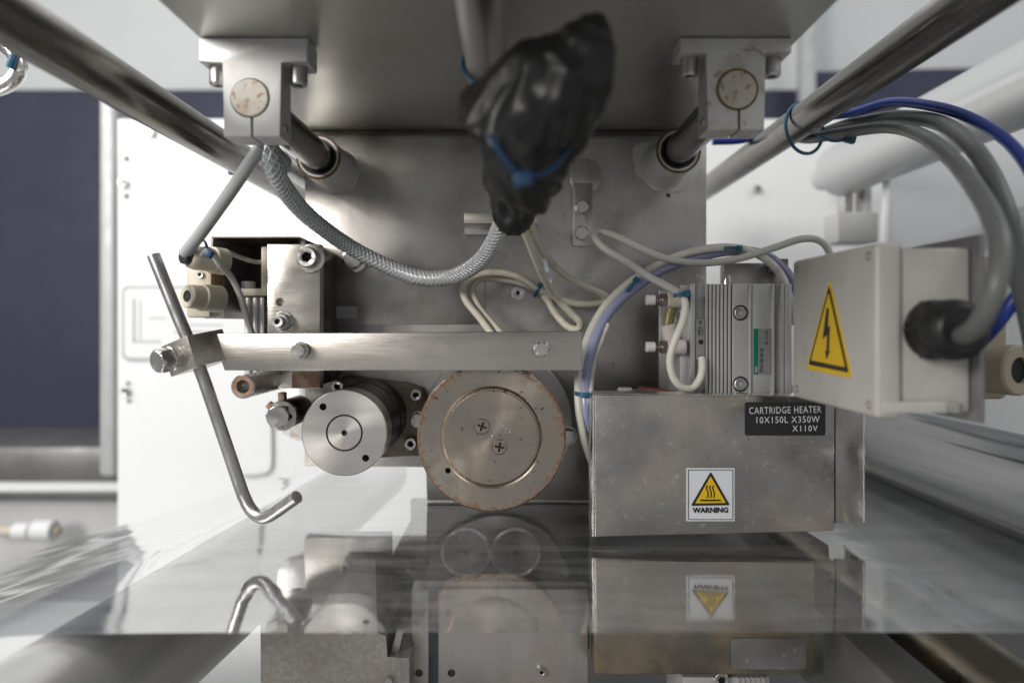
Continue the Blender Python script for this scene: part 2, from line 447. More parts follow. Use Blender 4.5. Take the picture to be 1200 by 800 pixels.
def spline(pts, step=0.004):
    """Catmull-Rom through points"""
    pts = [Vector(p) for p in pts]
    ext = [pts[0] * 2 - pts[1]] + pts + [pts[-1] * 2 - pts[-2]]
    out = []
    for i in range(1, len(ext) - 2):
        p0, p1, p2, p3 = ext[i - 1:i + 3]
        n = max(2, int((p2 - p1).length / step))
        for k in range(n):
            t = k / n
            out.append(0.5 * ((2 * p1) + (p2 - p0) * t + (2 * p0 - 5 * p1 + 4 * p2 - p3) * t * t + (3 * p1 - p0 - 3 * p2 + p3) * t ** 3))
    out.append(pts[-1])
    return out

def frames(path):
    n = len(path)
    T = [(path[min(i + 1, n - 1)] - path[max(i - 1, 0)]).normalized() for i in range(n)]
    up = Vector((0.13, 0.2, 1)).normalized()
    nrm = (up - T[0] * up.dot(T[0])).normalized()
    out = []
    for i in range(n):
        nrm = (nrm - T[i] * nrm.dot(T[i])).normalized()
        out.append((path[i], T[i], nrm, T[i].cross(nrm)))
    return out

def tube(path, r, seg=12, bm=None, closed=False):
    bm = bm or bmesh.new()
    rad = r if callable(r) else (lambda t, a: r)
    fr = frames(path)
    n = len(fr)
    rings = []
    for i, (p, t, u, v) in enumerate(fr):
        ring = []
        for k in range(seg):
            a = 2 * PI * k / seg
            rr = rad(i / (n - 1), a, u * math.cos(a) + v * math.sin(a)) if callable(r) else r
            ring.append(bm.verts.new(p + u * (rr * math.cos(a)) + v * (rr * math.sin(a))))
        rings.append(ring)
    pairs = list(zip(rings, rings[1:]))
    if closed:
        pairs.append((rings[-1], rings[0]))
    for a, b in pairs:
        for k in range(seg):
            bm.faces.new((a[k], a[(k + 1) % seg], b[(k + 1) % seg], b[k]))
    if not closed:
        bm.faces.new(rings[0][::-1])
        bm.faces.new(rings[-1])
    return bm

def cut(me, cutters):
    """boolean-subtract meshes (world/local same space) from mesh, baked at once"""
    o = bpy.data.objects.new('tmp_a', me)
    C.objects.link(o)
    big = bmesh.new()
    for c in cutters:
        bmesh.ops.recalc_face_normals(c, faces=c.faces)
        tm = bpy.data.meshes.new('t'); c.to_mesh(tm); c.free()
        big.from_mesh(tm); bpy.data.meshes.remove(tm)
    cm = bpy.data.meshes.new('tmp_c'); big.to_mesh(cm); big.free()
    co = bpy.data.objects.new('tmp_b', cm)
    C.objects.link(co)
    md = o.modifiers.new('b', 'BOOLEAN'); md.object = co; md.operation = 'DIFFERENCE'; md.solver = 'EXACT'
    dg = bpy.context.evaluated_depsgraph_get()
    new = bpy.data.meshes.new_from_object(o.evaluated_get(dg))
    bpy.data.objects.remove(o); bpy.data.objects.remove(co)
    bpy.data.meshes.remove(cm); bpy.data.meshes.remove(me)
    new.polygons.foreach_set('use_smooth', [True] * len(new.polygons))
    new.set_sharp_from_angle(angle=R(32))
    return new

def ycyl_bm(x, z, y0, y1, r, seg=24):
    bm = bmesh.new()
    a = [bm.verts.new((x + r * math.cos(2 * PI * i / seg), y0, z + r * math.sin(2 * PI * i / seg))) for i in range(seg)]
    b = [bm.verts.new((v.co.x, y1, v.co.z)) for v in a]
    bm.faces.new(a); bm.faces.new(b[::-1])
    for i in range(seg):
        bm.faces.new((a[i], b[i], b[(i + 1) % seg], a[(i + 1) % seg]))
    return bm

def text_mesh(body, w, h, bold=0.0, spacing=1.0):
    cu = bpy.data.curves.new('t', 'FONT')
    cu.body = body
    cu.size = 1.0
    cu.offset = bold
    cu.space_character = spacing
    cu.resolution_u = 3
    o = bpy.data.objects.new('tmp_t', cu)
    C.objects.link(o)
    me = bpy.data.meshes.new_from_object(o.evaluated_get(bpy.context.evaluated_depsgraph_get()))
    bpy.data.objects.remove(o); bpy.data.curves.remove(cu)
    xs = [v.co.x for v in me.vertices]; ys = [v.co.y for v in me.vertices]
    x0, x1, y0, y1 = min(xs), max(xs), min(ys), max(ys)
    for v in me.vertices:
        v.co = Vector(((v.co.x - (x0 + x1) / 2) / (x1 - x0) * w, 0, (v.co.y - (y0 + y1) / 2) / (y1 - y0) * h))
    return me

def text(name, body, px0, px1, py0, py1, d, m, parent, vertical=0, bold=0.0, spacing=1.0, tilt=0, lift=0.0006):
    w, h = S(px1 - px0, d), S(py1 - py0, d)
    mw = Matrix.Translation(P((px0 + px1) / 2, (py0 + py1) / 2, d) - Vector((0, lift, 0)))
    if vertical:
        me = text_mesh(body, h, w, bold, spacing)
        mw = mw @ Matrix.Rotation(-R(90) * vertical, 4, 'Y')
    else:
        me = text_mesh(body, w, h, bold, spacing)
    if tilt:
        mw = mw @ Matrix.Rotation(-R(tilt), 4, 'Y')
    return link(name, me, m, parent, mw)

# fasteners (built once, mesh data shared) -------------------------------------------------
_cache = {}
def hexhead(r, h):
    k = ('hex', round(r, 5), round(h, 5))
    if k not in _cache:
        _cache[k] = to_mesh(lathe([(0, 0), (r * 0.80, 0), (r * 0.86, h * 0.05), (r, h * 0.22, 'h'), (r, h, 'h'), (0, h)], 48), True, 25)
    return _cache[k]
def washer(r, t):
    k = ('w', round(r, 5), round(t, 5))
    if k not in _cache:
        _cache[k] = to_mesh(lathe([(0, 0.0002), (r * 0.5, 0), (r * 0.95, 0), (r, t * 0.3), (r, t), (0, t)], 36))
    return _cache[k]
def dark_core(bm, rin, ymin):
    """shade painted in: the bottom of a recess gets the bore material (slot 1)"""
    for f in bm.faces:
        c = f.calc_center_median()
        if math.hypot(c.x, c.z) < rin and ymin * 0.2 < c.y < ymin * 2.4: f.material_index = 1
    return to_mesh(bm, True, 28)
def sockethead(r, h):
    k = ('s', round(r, 5), round(h, 5))
    if k not in _cache:
        _cache[k] = dark_core(lathe([(0, h * 0.6), (r * 0.5, h * 0.55, 'h'), (r * 0.5, h * 0.05, 'h'), (r * 0.58, 0), (r * 0.86, 0), (r * 0.97, h * 0.1), (r, h * 0.16, 'k'), (r, h * 0.95, 'k'), (r * 0.95, h), (0, h)], 48), r * 0.505, h * 0.3)
    return _cache[k]
def bolt(kind, px, py, d, rpx, h, parent, m='steel', wr=0.0, wt=0.0012, name=None, roll=0.3, mw=None):
    """head front at d; h metres tall; optional washer behind it"""
    r = S(rpx, d)
    me = hexhead(r, h) if kind == 'hex' else sockethead(r, h)
    base = mw if mw is not None else at(px, py, d)
    if not me.materials:
        me.materials.append(M[m])
        if kind != 'hex': me.materials.append(M['hole_shade'])
    o = link(name or ('hex_bolt' if kind == 'hex' else 'socket_screw'), me, None, parent, base @ Matrix.Rotation(roll, 4, 'Y'))
    if not me.materials:
        me.materials.append(M[m])
        if kind != 'hex': me.materials.append(M['hole_shade'])
    if wr:
        wm = washer(r * wr, wt)
        if not wm.materials: wm.materials.append(M['steel'])
        link('washer', wm, None, o, base @ Matrix.Translation((0, h, 0)))
    return o

def ytube(px, py, d0, d1, r, m, name, parent=None, bev=0.001, seg=48, inner=0.0):
    L = (d1 - d0) * K
    prof = [(0, 0), (r - bev, 0), (r, bev), (r, L - bev), (r - bev, L), (0, L)]
    if inner:
        prof = [(inner, L), (inner, bev), (inner + bev, 0), (r - bev, 0), (r, bev), (r, L), (inner, L)]
    return obj(name, lathe(prof, seg), M[m], parent, at(px, py, d0))

# ================================================================== SETTING (blurred background)
WD = 1.9
o = obj('wall', box(-4.5, 4.5, WD * K, WD * K + 0.05, -2.2, 3.2, 0.0), M['wall']); tag(o, kind='structure')
# navy lower cladding of the far wall
o = obj('wall_cladding', box(X(-900, 1.86), X(945, 1.86), 1.86 * K, 1.86 * K + 0.03, -1.6, Z(105, 1.86), 0.004), M['navy'])
tag(o, 'navy blue cladding covering the lower part of the far pale wall', 'wall panel')
o = obj('wall_cladding', prism([(X(957, 1.8), -1.2), (2.6, -1.2), (2.6, Z(83, 1.8) + 0.035), (X(957, 1.8), Z(84, 1.8))], 1.8 * K, 1.8 * K + 0.03), M['navy'])
tag(o, 'navy blue wall cladding behind the thick pale roller', 'wall panel')
o = obj('wall_post', pbox(939, 957, -400, 420, 1.78, 1.81, 0.004), M['greypost'])
tag(o, 'narrow pale grey upright post between the two navy wall panels', 'post')

WP = 1.0
wp = thing('machine_side_panel', 'large white enamelled machine side panel behind the steel back plate', 'panel', P(480, 640, WP))
obj('sheet', pprism([(137, 139), (1330, 139), (1330, 512), (690, 512), (690, 900), (137, 900)], WP, WP + 0.02, 0.003), M['white'], wp)
o = obj('dark_backing', pbox(692, 1500, 514, 960, WP + 0.03, WP + 0.05, 0.003), M['midgrey'])  # made-up dark sheet, darkens what shows through the film
tag(o, 'dark grey cabinet sheet added below the white side panel to darken the film', 'backing')
for (x, y, r) in ((175, 154, 5), (143, 214, 5), (146, 459, 5), (888, 221, 4.5)):
    bolt('socket', x, y, WP - 0.006, r, 0.007, wp, 'steel')
for (x, y, r) in ((148, 186, 2.6), (148, 230, 2.6), (150, 449, 2), (151, 470, 2)):
    obj('hole_shade', lathe([(0, 0), (S(r, WP), 0.0002), (S(r, WP), 0.002), (0, 0.002)], 16), M['hole_shade'], wp, at(x, y, WP - 0.0012))
# outlined diagram plate on the panel
fr = obj('diagram_frame', prism(rrect(X(144, WP), X(306, WP), Z(422, WP), Z(335, WP), 0.012), WP * K - 0.003, WP * K - 0.0002), M['greyline'], wp)
obj('diagram_sheet', prism(rrect(X(147, WP), X(303, WP), Z(419, WP), Z(338, WP), 0.010), WP * K - 0.0036, WP * K - 0.0031), M['white'], fr)
for (x0, x1, y0, y1) in ((157, 160, 350, 400), (165, 166.5, 352, 398), (157, 190, 399, 401), (176, 196, 372, 373.5), (205, 250, 388, 390), (220, 262, 380, 381.5)):
    obj('diagram_line', box(X(x0, WP), X(x1, WP), WP * K - 0.0041, WP * K - 0.0037, Z(y1, WP), Z(y0, WP), 0), M['greyline'], fr)
o = obj('hook_outline', tube(spline([P(318, 480, WP - 0.003), P(319, 535, WP - 0.003), P(316, 551, WP - 0.003), P(304, 556, WP - 0.003), P(285, 557, WP - 0.003)]), 0.0022, 8), M['greyline'], wp)

o = obj('panel_edge_post', pbox(114, 136, 100, 560, 1.06, 1.12, 0.012, 4), M['greypost'])
tag(o, 'pale grey rounded upright at the edge of the white side panel', 'post')

# bench with rails at the far left
bt = thing('far_bench', 'grey bench with a white rail standing below the navy cladding', 'bench', P(60, 690, 1.2))
obj('bench_top', pbox(-400, 136, 524, 568, 1.30, 1.55, 0.004), M['midgrey'], bt)
obj('rail', pbox(-400, 139, 568, 577, 1.18, 1.21, 0.004), M['white'], bt)
obj('bench_shadow_gap', pbox(-400, 138, 577, 591, 1.26, 1.30, 0.002), M['midgrey'], bt)
obj('bench_front', pbox(-400, 140, 591, 960, 1.22, 1.25, 0.003), M['lightgrey'], bt)
cn = thing('pipe_coupling', 'white plastic pipe coupling on the bench front', 'coupling', P(40, 622, 1.12))
def alongx(px0, px1, py, d, r, name, m, parent):
    L = S(px1 - px0, d)
    return obj(name, lathe([(0, 0), (r * 0.9, 0), (r, r * 0.1), (r, L - r * 0.1), (r * 0.9, L), (0, L)], 24), M[m], parent, Matrix.Translation(P(px0, py, d)) @ Matrix.Rotation(R(-90), 4, 'Z'))
alongx(18, 36, 622, 1.16, S(10, 1.16), 'sleeve', 'white', cn)
alongx(40, 64, 621, 1.16, S(12, 1.16), 'collar', 'white', cn)
alongx(-30, 70, 622, 1.165, S(6, 1.16), 'pipe', 'cream', cn)

# bed below the film
o = obj('machine_bed', box(-2.2, 2.2, 0.1, 1.16, -0.52, -0.50, 0.0), M['bed']); tag(o, kind='structure')

bmx = thing('bed_cross_beam', 'pale painted cross beam on the bed below the polished left roller', 'beam', (-0.45, 0.62, -0.50))
obj('beam', box(-1.2, -0.19, 0.60, 0.66, -0.4995, -0.40, 0.004), M['lightgrey'], bmx)
obj('beam_cap', box(-1.2, -0.19, 0.595, 0.665, -0.3998, -0.392, 0.002), M['white'], bmx)
bmx = thing('bed_cover_sheet', 'broad light grey cover sheet on the bed in front of the pale cross beam', 'cover', (-0.45, 0.45, -0.50))
obj('sheet', box(-0.95, -0.17, 0.30, 0.575, -0.4995, -0.43, 0.004), M['lightgrey'], bmx)
o = obj('bed_rear_sheet', box(-1.0, -0.02, 0.70, 1.14, -0.4995, -0.46, 0.004), M['white'])
tag(o, 'white cover sheet on the bed between cross beam and white side panel', 'cover')

# ================================================================== LOWER HALF OF THE MACHINE (seen through / below the film)
lb = thing('lower_mounting_block', 'mottled galvanised steel block below the film under the small drum', 'block', P(390, 800, 0.44))
obj('block_face', pprism([(305, 655), (441, 655), (441, 742), (453, 744), (453, 770), (480, 770), (480, 900), (305, 900)], 0.44, 0.50, 0.0006), M['galv'], lb)
obj('channel_strip', pprism([(464, 742), (472, 742), (466, 769), (457, 769)], 0.447, 0.452), M['lowsteel'], lb)
obj('channel_shade', pbox(441, 482, 740, 775, 0.49, 0.495), M['hole_shade'], lb)  # black sheet standing in for the shade inside the notch
bolt('hex', 455, 799, 0.436, 5.5, 0.005, lb)
lp = thing('lower_plate', 'bare steel lower plate with drilled holes under the large disc', 'plate', P(590, 800, 0.46))
me = to_mesh(pbox(482, 689, 690, 900, 0.46, 0.475, 0.0006))
me = cut(me, [ycyl_bm(X(x, 0.46), Z(y, 0.46), 0.46 * K - 0.01, 0.46 * K + 0.012, S(4.6, 0.46)) for x, y in ((491, 788), (529, 788))])
link('plate', me, M['lowsteel'], lp)
obj('slot_shade', pbox(502, 513, 692, 900, 0.4588, 0.4598, 0), M['dark'], lp)  # dark strip on the plate, standing in for a shaded gap
bolt('socket', 635, 788, 0.456, 4.8, 0.005, lp)
lhb = thing('lower_heater_cover', 'heat-tinted lower heater cover below the film with a rust-marked plate', 'heater cover', P(830, 790, 0.44))
obj('cover_sheet', pbox(697, 955, 657, 790, 0.44, 0.463, 0.0015), M['lowheat'], lhb)
obj('blank_plate', prism(rrect(X(856, 0.44), X(944, 0.44), Z(783, 0.44), Z(747, 0.44), 0.003), 0.44 * K - 0.0008, 0.44 * K - 0.0001), M['heater'], lhb)
lc = thing('lower_air_cylinder', 'ribbed aluminium air cylinder hanging under the lower heater cover', 'air cylinder', P(850, 850, 0.46))
obj('body', pbox(800, 902, 793, 900, 0.452, 0.50, 0.001), M['anod'], lc)
for i in range(6):
    obj('rib', pbox(864 + i * 6, 867 + i * 6, 794, 900, 0.4505, 0.4522, 0.0002), M['anod'], lc)
bolt('socket', 846, 797, 0.449, 9, 0.004, lc, 'steel', roll=0.2)
ld = thing('lower_deep_plate', 'dark plate deep below the film behind the two guide discs', 'plate', P(585, 760, 0.60))
obj('plate', pbox(500, 691, 582, 760, 0.60, 0.61), M['dark'], ld)
obj('pale_strip', pbox(481, 499.5, 586, 760, 0.596, 0.606), M['lightgrey'], ld)
obj('dark_strip', pprism([(480, 612), (480, 760), (452, 760), (452, 664)], 0.59, 0.60), M['dark'], ld)
for x, lab in ((546, 'guide disc below the film with a ringed face, beside the pale strip'), (604, 'guide disc below the film with a dark centre dot')):
    t = thing('guide_disc', lab, 'disc', P(x, 648, 0.565), 'guide discs below the film')
    r = S(29.5, 0.565)
    obj('face', lathe([(0, 0.001), (0.0018, 0.0008), (r * 0.86, 0.0006), (r * 0.9, 0), (r, 0.001), (r, 0.03 * K), (0, 0.03 * K)], 48), M['heateredge'], t, at(x, 648, 0.565))
    obj('hub_dot', lathe([(0, 0), (0.003, 0), (0.003, 0.002), (0, 0.002)], 16), M['hole_shade'], t, at(x, 648, 0.564))

# rollers and beams under / beside the film
ZF = -0.175
def axis_cyl(name, p0, p1, r, m, parent=None, seg=64, bev=0.001):
    p0, p1 = Vector(p0), Vector(p1)
    L = (p1 - p0).length
    return obj(name, lathe([(0, 0), (r - bev, 0), (r, bev), (r, L - bev), (r - bev, L), (0, L)], seg), M[m], parent, align(p0, p1 - p0))
def crest(d): return -0.29 + (d - 0.32) / 0.387 * 0.067
RR = 0.042
t = thing('left_film_roller', 'wide polished roller under the film beside the bent rod', 'roller', (crest(0.3), 0.3 * K, ZF - RR))
a0, a1 = Vector((crest(0.22) + 0.026, 0.10 * K, ZF - RR - 0.003)), Vector((crest(0.85), 0.85 * K, ZF - RR - 0.003))
axis_cyl('drum', a0, a1, RR, 'satinroller', t)
axis_cyl('journal', a1, a1 + (a1 - a0).normalized() * 0.06, 0.012, 'steel', t)
o = axis_cyl('tie_tube', P(256, 727, 0.47), P(105, 830, 0.335), 0.0082, 'paleroller')
tag(o, 'slim pale tube below the film between polished roller and galvanised block', 'tube')
t = thing('right_film_roller', 'thick polished roller pressing on the film right of the heater cover', 'roller', (0.412, 0.4 * K, ZF + 0.042))
axis_cyl('drum', (0.412, 0.20 * K, ZF + 0.0435), (0.412, 0.93 * K, ZF + 0.0435), 0.042, 'roller', t)
axis_cyl('journal', (0.412, 0.93 * K, ZF + 0.0435), (0.412, 0.985 * K, ZF + 0.0435), 0.012, 'steel', t)
o = obj('lower_beam', box(0.246, 0.279, 0.28 * K, 0.8 * K, -0.30, -0.23, 0.002), M['midgrey'])
tag(o, 'dark square steel beam below the film right of lower heater cover', 'beam')
t = thing('lower_guide_roller', 'bronze-tinted steel roller below the film beside the dark beam', 'roller', (0.36, 0.5, -0.272))
axis_cyl('drum', (0.345, 0.24 * K, -0.262), (0.345, 0.85 * K, -0.262), 0.031, 'lowheat', t)
t = thing('pale_shaft_roller', 'thick pale roller with stepped journal in front of the white side panel', 'roller', P(975, 205, 0.9))
ax = (0.506, 0.236)
axis_cyl('drum', (ax[0], 0.30 * K, ax[1]), (ax[0], 0.88 * K, ax[1]), 0.040, 'paleroller', t, bev=0.008)
axis_cyl('journal', (ax[0], 0.88 * K, ax[1]), (ax[0], 0.93 * K, ax[1]), 0.018, 'paleroller', t)
t = thing('roller_support', 'pale metal bracket block under the stepped journal of the pale roller', 'bracket', P(1005, 282, 0.86))
obj('block', pbox(982, 1030, 248, 284, 0.86, 0.90, 0.003), M['lightgrey'], t)
obj('stem', pbox(990, 1000, 216, 250, 0.868, 0.89, 0.002), M['steel'], t)
obj('stem', pbox(1012, 1022, 216, 250, 0.868, 0.89, 0.002), M['lightgrey'], t)
t = thing('acrylic_guard', 'hazy clear acrylic guard sheet standing behind the junction box', 'guard', P(1120, 420, 0.80))
obj('sheet', pprism([(1043, 163), (1420, 120), (1420, 420), (1034, 420)], 0.80, 0.804), M['acrylic'], t)
obj('edge_strip', pprism([(1041, 163), (1045, 163), (1036, 420), (1031, 420)], 0.797, 0.806), M['white'], t)
bolt('socket', 1050, 165, 0.792, 4, 0.006, t)
o = axis_cyl('conduit_pipe', P(1085, 300, 0.93), P(1330, 215, 0.70), 0.022, 'paleroller')
tag(o, 'pale grey pipe running behind the acrylic guard', 'pipe')

# ================================================================== FILM
def film():
    bm = bmesh.new()
    xs = [-0.75 + 0.01 * i for i in range(0, 46)] + [-0.30 + 0.0035 * i for i in range(1, 40)] + [-0.16 + 0.01 * i for i in range(1, 58)]
    ds = [0.318 + 0.006 * j for j in range(68)]
    rows = []
    for d in ds:
        row = []
        for x in xs:
            c = crest(d)
            u = c - x
            s = 0.5 * (u + math.sqrt(u * u + 0.02 ** 2))       # soft bend over the roller
            z = ZF + 0.003 - 0.30 * s
            z += 0.0003 * math.sin(20 * d + 5 * x) + 0.0008 * noise.noise(Vector((x * 7, d * 13, 3.1))) + 0.00016 * noise.noise(Vector((x * 16, d * 45 + x * 8, 5.1)))
            if x < c: z += 0.0005 * noise.noise(Vector((x * 8, d * 40 + x * 22, 9.0)))
            yy = d * K + (0.0022 * noise.noise(Vector((x * 9, 0, 2))) if d < 0.319 else 0)
            xx = x
            if x > 0.40:
                a = (x - 0.40) / 0.043
                xx = 0.412 - 0.012 * (1 - min(a, 1)) + 0.0415 * math.sin(min(a, PI / 2)) * 0.9
                z = ZF - 0.001 + 0.043 * (1 - math.cos(min(a, PI / 2)))
            row.append(bm.verts.new((xx, yy, z)))
        rows.append(row)
    for a, b in zip(rows, rows[1:]):
        for i in range(len(xs) - 1):
            bm.faces.new((a[i], a[i + 1], b[i + 1], b[i]))
    me = to_mesh(bm, True, 180)
    if me.polygons[0].normal.z < 0: me.flip_normals()
    o = link('plastic_film', me, M['film'])
    tag(o, 'wide glossy clear plastic film stretched level under the drum, disc and heater cover', 'plastic film')
    # welded front hem
film()

# ================================================================== UPPER PLATE, BACK PLATE, SHAFTS
ZU = 0.1865
up = thing('overhead_plate', 'broad dull steel plate overhead carrying the two shaft clamps', 'plate', (0, 0.3, ZU))
obj('plate', box(-0.204, 0.188, 0.05, 0.55 * K + 0.02, ZU, ZU + 0.03, 0.001), M['upper'], up)
DP = 0.55
bp_ = thing('back_plate', 'tall stained steel back plate behind the bar, drum and disc', 'plate', P(600, 548, DP))
hl = [(X(x, DP), Z(y, DP), r) for x, y, r in ((434, 213, 0.0022), (403, 232, 0.0016), (432, 199, 0.0014), (757, 196, 0.0024), (783, 229, 0.0022))]
me = to_mesh(prism([(X(x, DP), Z(y, DP)) for x, y in ((357, 152), (828, 152), (828, 586.5), (500, 586.5), (500, 546), (357, 546))], DP * K, DP * K + 0.014, 0.0008))
me = cut(me, [ycyl_bm(x, z, DP * K - 0.005, DP * K + 0.010, r) for x, z, r in hl])
link('plate', me, M['plate'], bp_)
obj('raised_sheet', pprism([(357.5, 157), (567, 157), (567, 250), (568, 380), (357.5, 380)], DP - 0.0012, DP - 0.0001, 0.0004), M['plate'], bp_)
obj('seam_strip', pbox(358, 827, 151, 157, DP - 0.004, DP - 0.0002, 0.0005), M['darksteel'], bp_)
bolt('hex', 413, 303, DP - 0.010, 12.5, 0.008, bp_, 'steel', wr=1.22)
# strap with two bolts and rounded cover
sp = obj('strap_plate', prism(rrect(X(670, DP), X(694, DP), Z(289, DP), Z(216, DP), 0.003), (DP - 0.005) * K, (DP - 0.0014) * K, 0.0006), M['plate'], bp_)
bolt('hex', 682.5, 242, DP - 0.012, 8.5, 0.007, sp, 'steel')
bolt('hex', 682, 273, DP - 0.012, 9, 0.007, sp, 'steel')
obj('rounded_cover', prism(rrect(X(667, DP), X(703, DP), Z(228, DP), Z(187, DP), 0.0138, 8), (DP - 0.0035) * K, (DP - 0.0002) * K, 0.0005), M['plate'], bp_)
# small angle bracket
ab = obj('angle_bracket', pbox(545, 630, 262.5, 275, DP - 0.012, DP - 0.0015, 0.0006), M['plate'], bp_)
obj('angle_flange', pbox(544, 630, 249, 262, DP - 0.050, DP - 0.047, 0.0005), M['bar'], ab)
obj('angle_top', pbox(544, 630, 249, 252, DP - 0.047, DP - 0.0015, 0.0004), M['bar'], ab)
bolt('socket', 607, 343, DP - 0.004, 5, 0.004, bp_, 'steel', wr=1.7)
# clear label, print too worn to read: only faint grey strokes remain
lbm = obj('worn_label', box(X(375, DP), X(419, DP), DP * K - 0.0019, DP * K - 0.0015, Z(373, DP), Z(359, DP), 0), M['paperlabel'], bp_)
lug = obj('corner_lug', prism([(X(x, 0.56), Z(y, 0.56)) for x, y in ((365, 440), (365, 516), (348, 515), (334, 508), (327, 497), (326, 482), (332, 462), (345, 448))], 0.556 * K, 0.575 * K, 0.001), M['collar'], bp_)

# guide shafts, bushings, clamps
SH = {'l': (-0.1703, 0.1470), 'r': (0.1464, 0.1525)}
for k, side in (('l', 'braided hose'), ('r', 'blue cable')):
    x, z = SH[k]
    sh = obj('guide_shaft', lathe([(0, 0), (0.0122, 0), (0.0127, 0.0006), (0.0127, 0.205 * K), (0, 0.205 * K)], 48), M['rod'], None, Matrix.Translation((x, 0.3725 * K, z)))
    tag(sh, 'dark steel guide shaft running from the shaft clamp near the %s into its bushing' % side, 'shaft', 'guide shafts')
    t = thing('shaft_bushing', 'pale flanged bushing on the back plate, on the side of the %s' % side, 'bushing', (x, 0.55 * K, z), 'shaft bushings')
    L = 0.05 * K
    obj('sleeve', lathe([(0.0155, L), (0.0155, 0.001), (0.0165, 0), (0.0185, 0), (0.0195, 0.001), (0.0200, L * 0.9), (0.0235, L), (0.0155, L)], 48), M['collar'], t, Matrix.Translation((x, 0.5 * K, z)))
    obj('rust_lip', lathe([(0.0176, 0.0006), (0.0178, -0.0004), (0.0196, -0.0003), (0.0199, 0.0008), (0.0176, 0.0006)], 48), M['rustring'], t, Matrix.Translation((x, 0.5 * K, z)))
    obj('seal_ring', lathe([(0.0131, 0.004), (0.0131, 0), (0.0154, 0), (0.0154, 0.004), (0.0131, 0.004)], 48), M['black'], t, Matrix.Translation((x, 0.502 * K, z)))
    if k == 'r':
        bm = bmesh.new()
        cx, cz = x - 0.004, z - 0.002
        ring = []
        for i in range(90):
            a = 2 * PI * i / 90
            rr = 0.0265 + 0.013 * noise.noise(Vector((math.cos(a) * 1.5, math.sin(a) * 1.5, 4.4))) + 0.0016 * noise.noise(Vector((math.cos(a) * 5, math.sin(a) * 5, 1)))
            ring.append((cx + rr * math.cos(a) * 1.12, min(cz + rr * math.sin(a), ZU - 0.004)))
        obj('sealant_smear', prism(ring, 0.55 * K - 0.0009, 0.55 * K - 0.0001, 0.0004), M['sealant'], t)

def shaft_clamp(k, fl, st, top, ear, bot, circ, label):
    d0 = 0.37
    x, z = SH[k]
    t = thing('shaft_clamp', label, 'clamp', P((st[0] + st[1]) / 2, top, d0), 'shaft clamps under the overhead plate')
    pts = [(X(fl[0], d0), ZU - 0.0003), (X(fl[1], d0), ZU - 0.0003), (X(fl[1], d0), Z(ear, d0)), (X(st[1], d0), Z(ear, d0)), (X(st[1], d0), Z(bot, d0)), (X(st[0], d0), Z(bot, d0)), (X(st[0], d0), Z(ear, d0)), (X(fl[0], d0), Z(ear, d0))]
    me = to_mesh(prism(pts, d0 * K, d0 * K + 0.022, 0.0007))
    me = cut(me, [ycyl_bm(x, z, d0 * K - 0.01, d0 * K + 0.04, 0.0130, 48)])
    me = cut(me, [box(x - 0.0009 + 0.0012, x + 0.0009 + 0.0012, d0 * K - 0.01, d0 * K + 0.04, Z(bot + 8, d0), z - 0.008, 0)])
    link('block', me, M['clampalu' if k == 'l' else 'clampstain'], t)
    obj('shaft_end', lathe([(0, 0), (0.0116, 0), (0.0122, 0.0006), (0.0122, 0.004), (0, 0.004)], 48), M['shaftend'], t, Matrix.Translation((x, d0 * K - 0.0012, z)))
    if k == 'r':
        obj('rust_ring', lathe([(0.0123, 0), (0.0136, -0.0003), (0.0138, 0.0004), (0.0123, 0.0004), (0.0123, 0)], 48), M['rustring'], t, Matrix.Translation((x, d0 * K - 0.0003, z)))
    for px in ((fl[0] + st[0]) / 2, (fl[1] + st[1]) / 2):
        p = Vector((X(px, d0), d0 * K + 0.011, Z(ear, d0)))
        mw = Matrix.Translation(p + Vector((0, 0, -0.0125))) @ Matrix.Rotation(R(90), 4, 'X')
        bolt('socket', 0, 0, d0, 10.2, 0.0125, t, 'tube', mw=mw)
    # side pinch screw
    sx = X(st[1], d0) if k == 'l' else X(st[0], d0)
    sg = 1 if k == 'l' else -1
    bolt('socket', 0, 0, d0, 5, 0.002, t, 'tube', name='pinch_screw', mw=align(Vector((sx + sg * 0.0015, d0 * K + 0.010, Z(bot - 14, d0))), Vector((-sg, 0, 0))))
    return t
shaft_clamp('l', (233, 360), (262, 328), 47, 72, 160, (293, 115), 'pale aluminium shaft clamp beside the grey hose, clean around its shaft end')
shaft_clamp('r', (797, 928), (829, 896), 40, 61, 152, (864, 105), 'pale aluminium shaft clamp with rust stained ring around its shaft end')

# long support rods and short overhead rod
o = obj('support_rod', lathe([(0, 0), (0.0148, 0), (0.0150, 0.0004), (0.0150, 0.60 * K), (0, 0.60 * K)], 56), M['rod'], None, Matrix.Translation((-0.257, 0.10 * K, 0.156)))
tag(o, 'long dark steel support rod passing the clamp beside the grey hose', 'rod', 'long support rods')
o = obj('support_rod', lathe([(0, 0), (0.0148, 0), (0.0150, 0.0004), (0.0150, 0.75 * K), (0, 0.75 * K)], 56), M['rod'], None, Matrix.Translation((0.271, 0.12 * K, 0.19)))
tag(o, 'long dark steel support rod with the bundled grey and blue cables tied to it', 'rod', 'long support rods')
o = obj('overhead_tube', lathe([(0, 0.01), (0.0105, 0.01), (0.0108, 0), (0.0122, 0), (0.0125, 0.0006), (0.0125, 0.25 * K), (0.0118, 0.252 * K), (0, 0.252 * K)], 48), M['tube'], None, Matrix.Translation((-0.0155, 0.12 * K, 0.158)))
tag(o, 'short satin steel tube under the overhead plate ending at the black wrap', 'tube')
o = obj('second_tube', lathe([(0, 0), (0.0095, 0), (0.0098, 0.0004), (0.0098, 0.2 * K), (0, 0.2 * K)], 40), M['paleroller'], None, Matrix.Translation((-0.208, 0.5 * K, 0.147)))
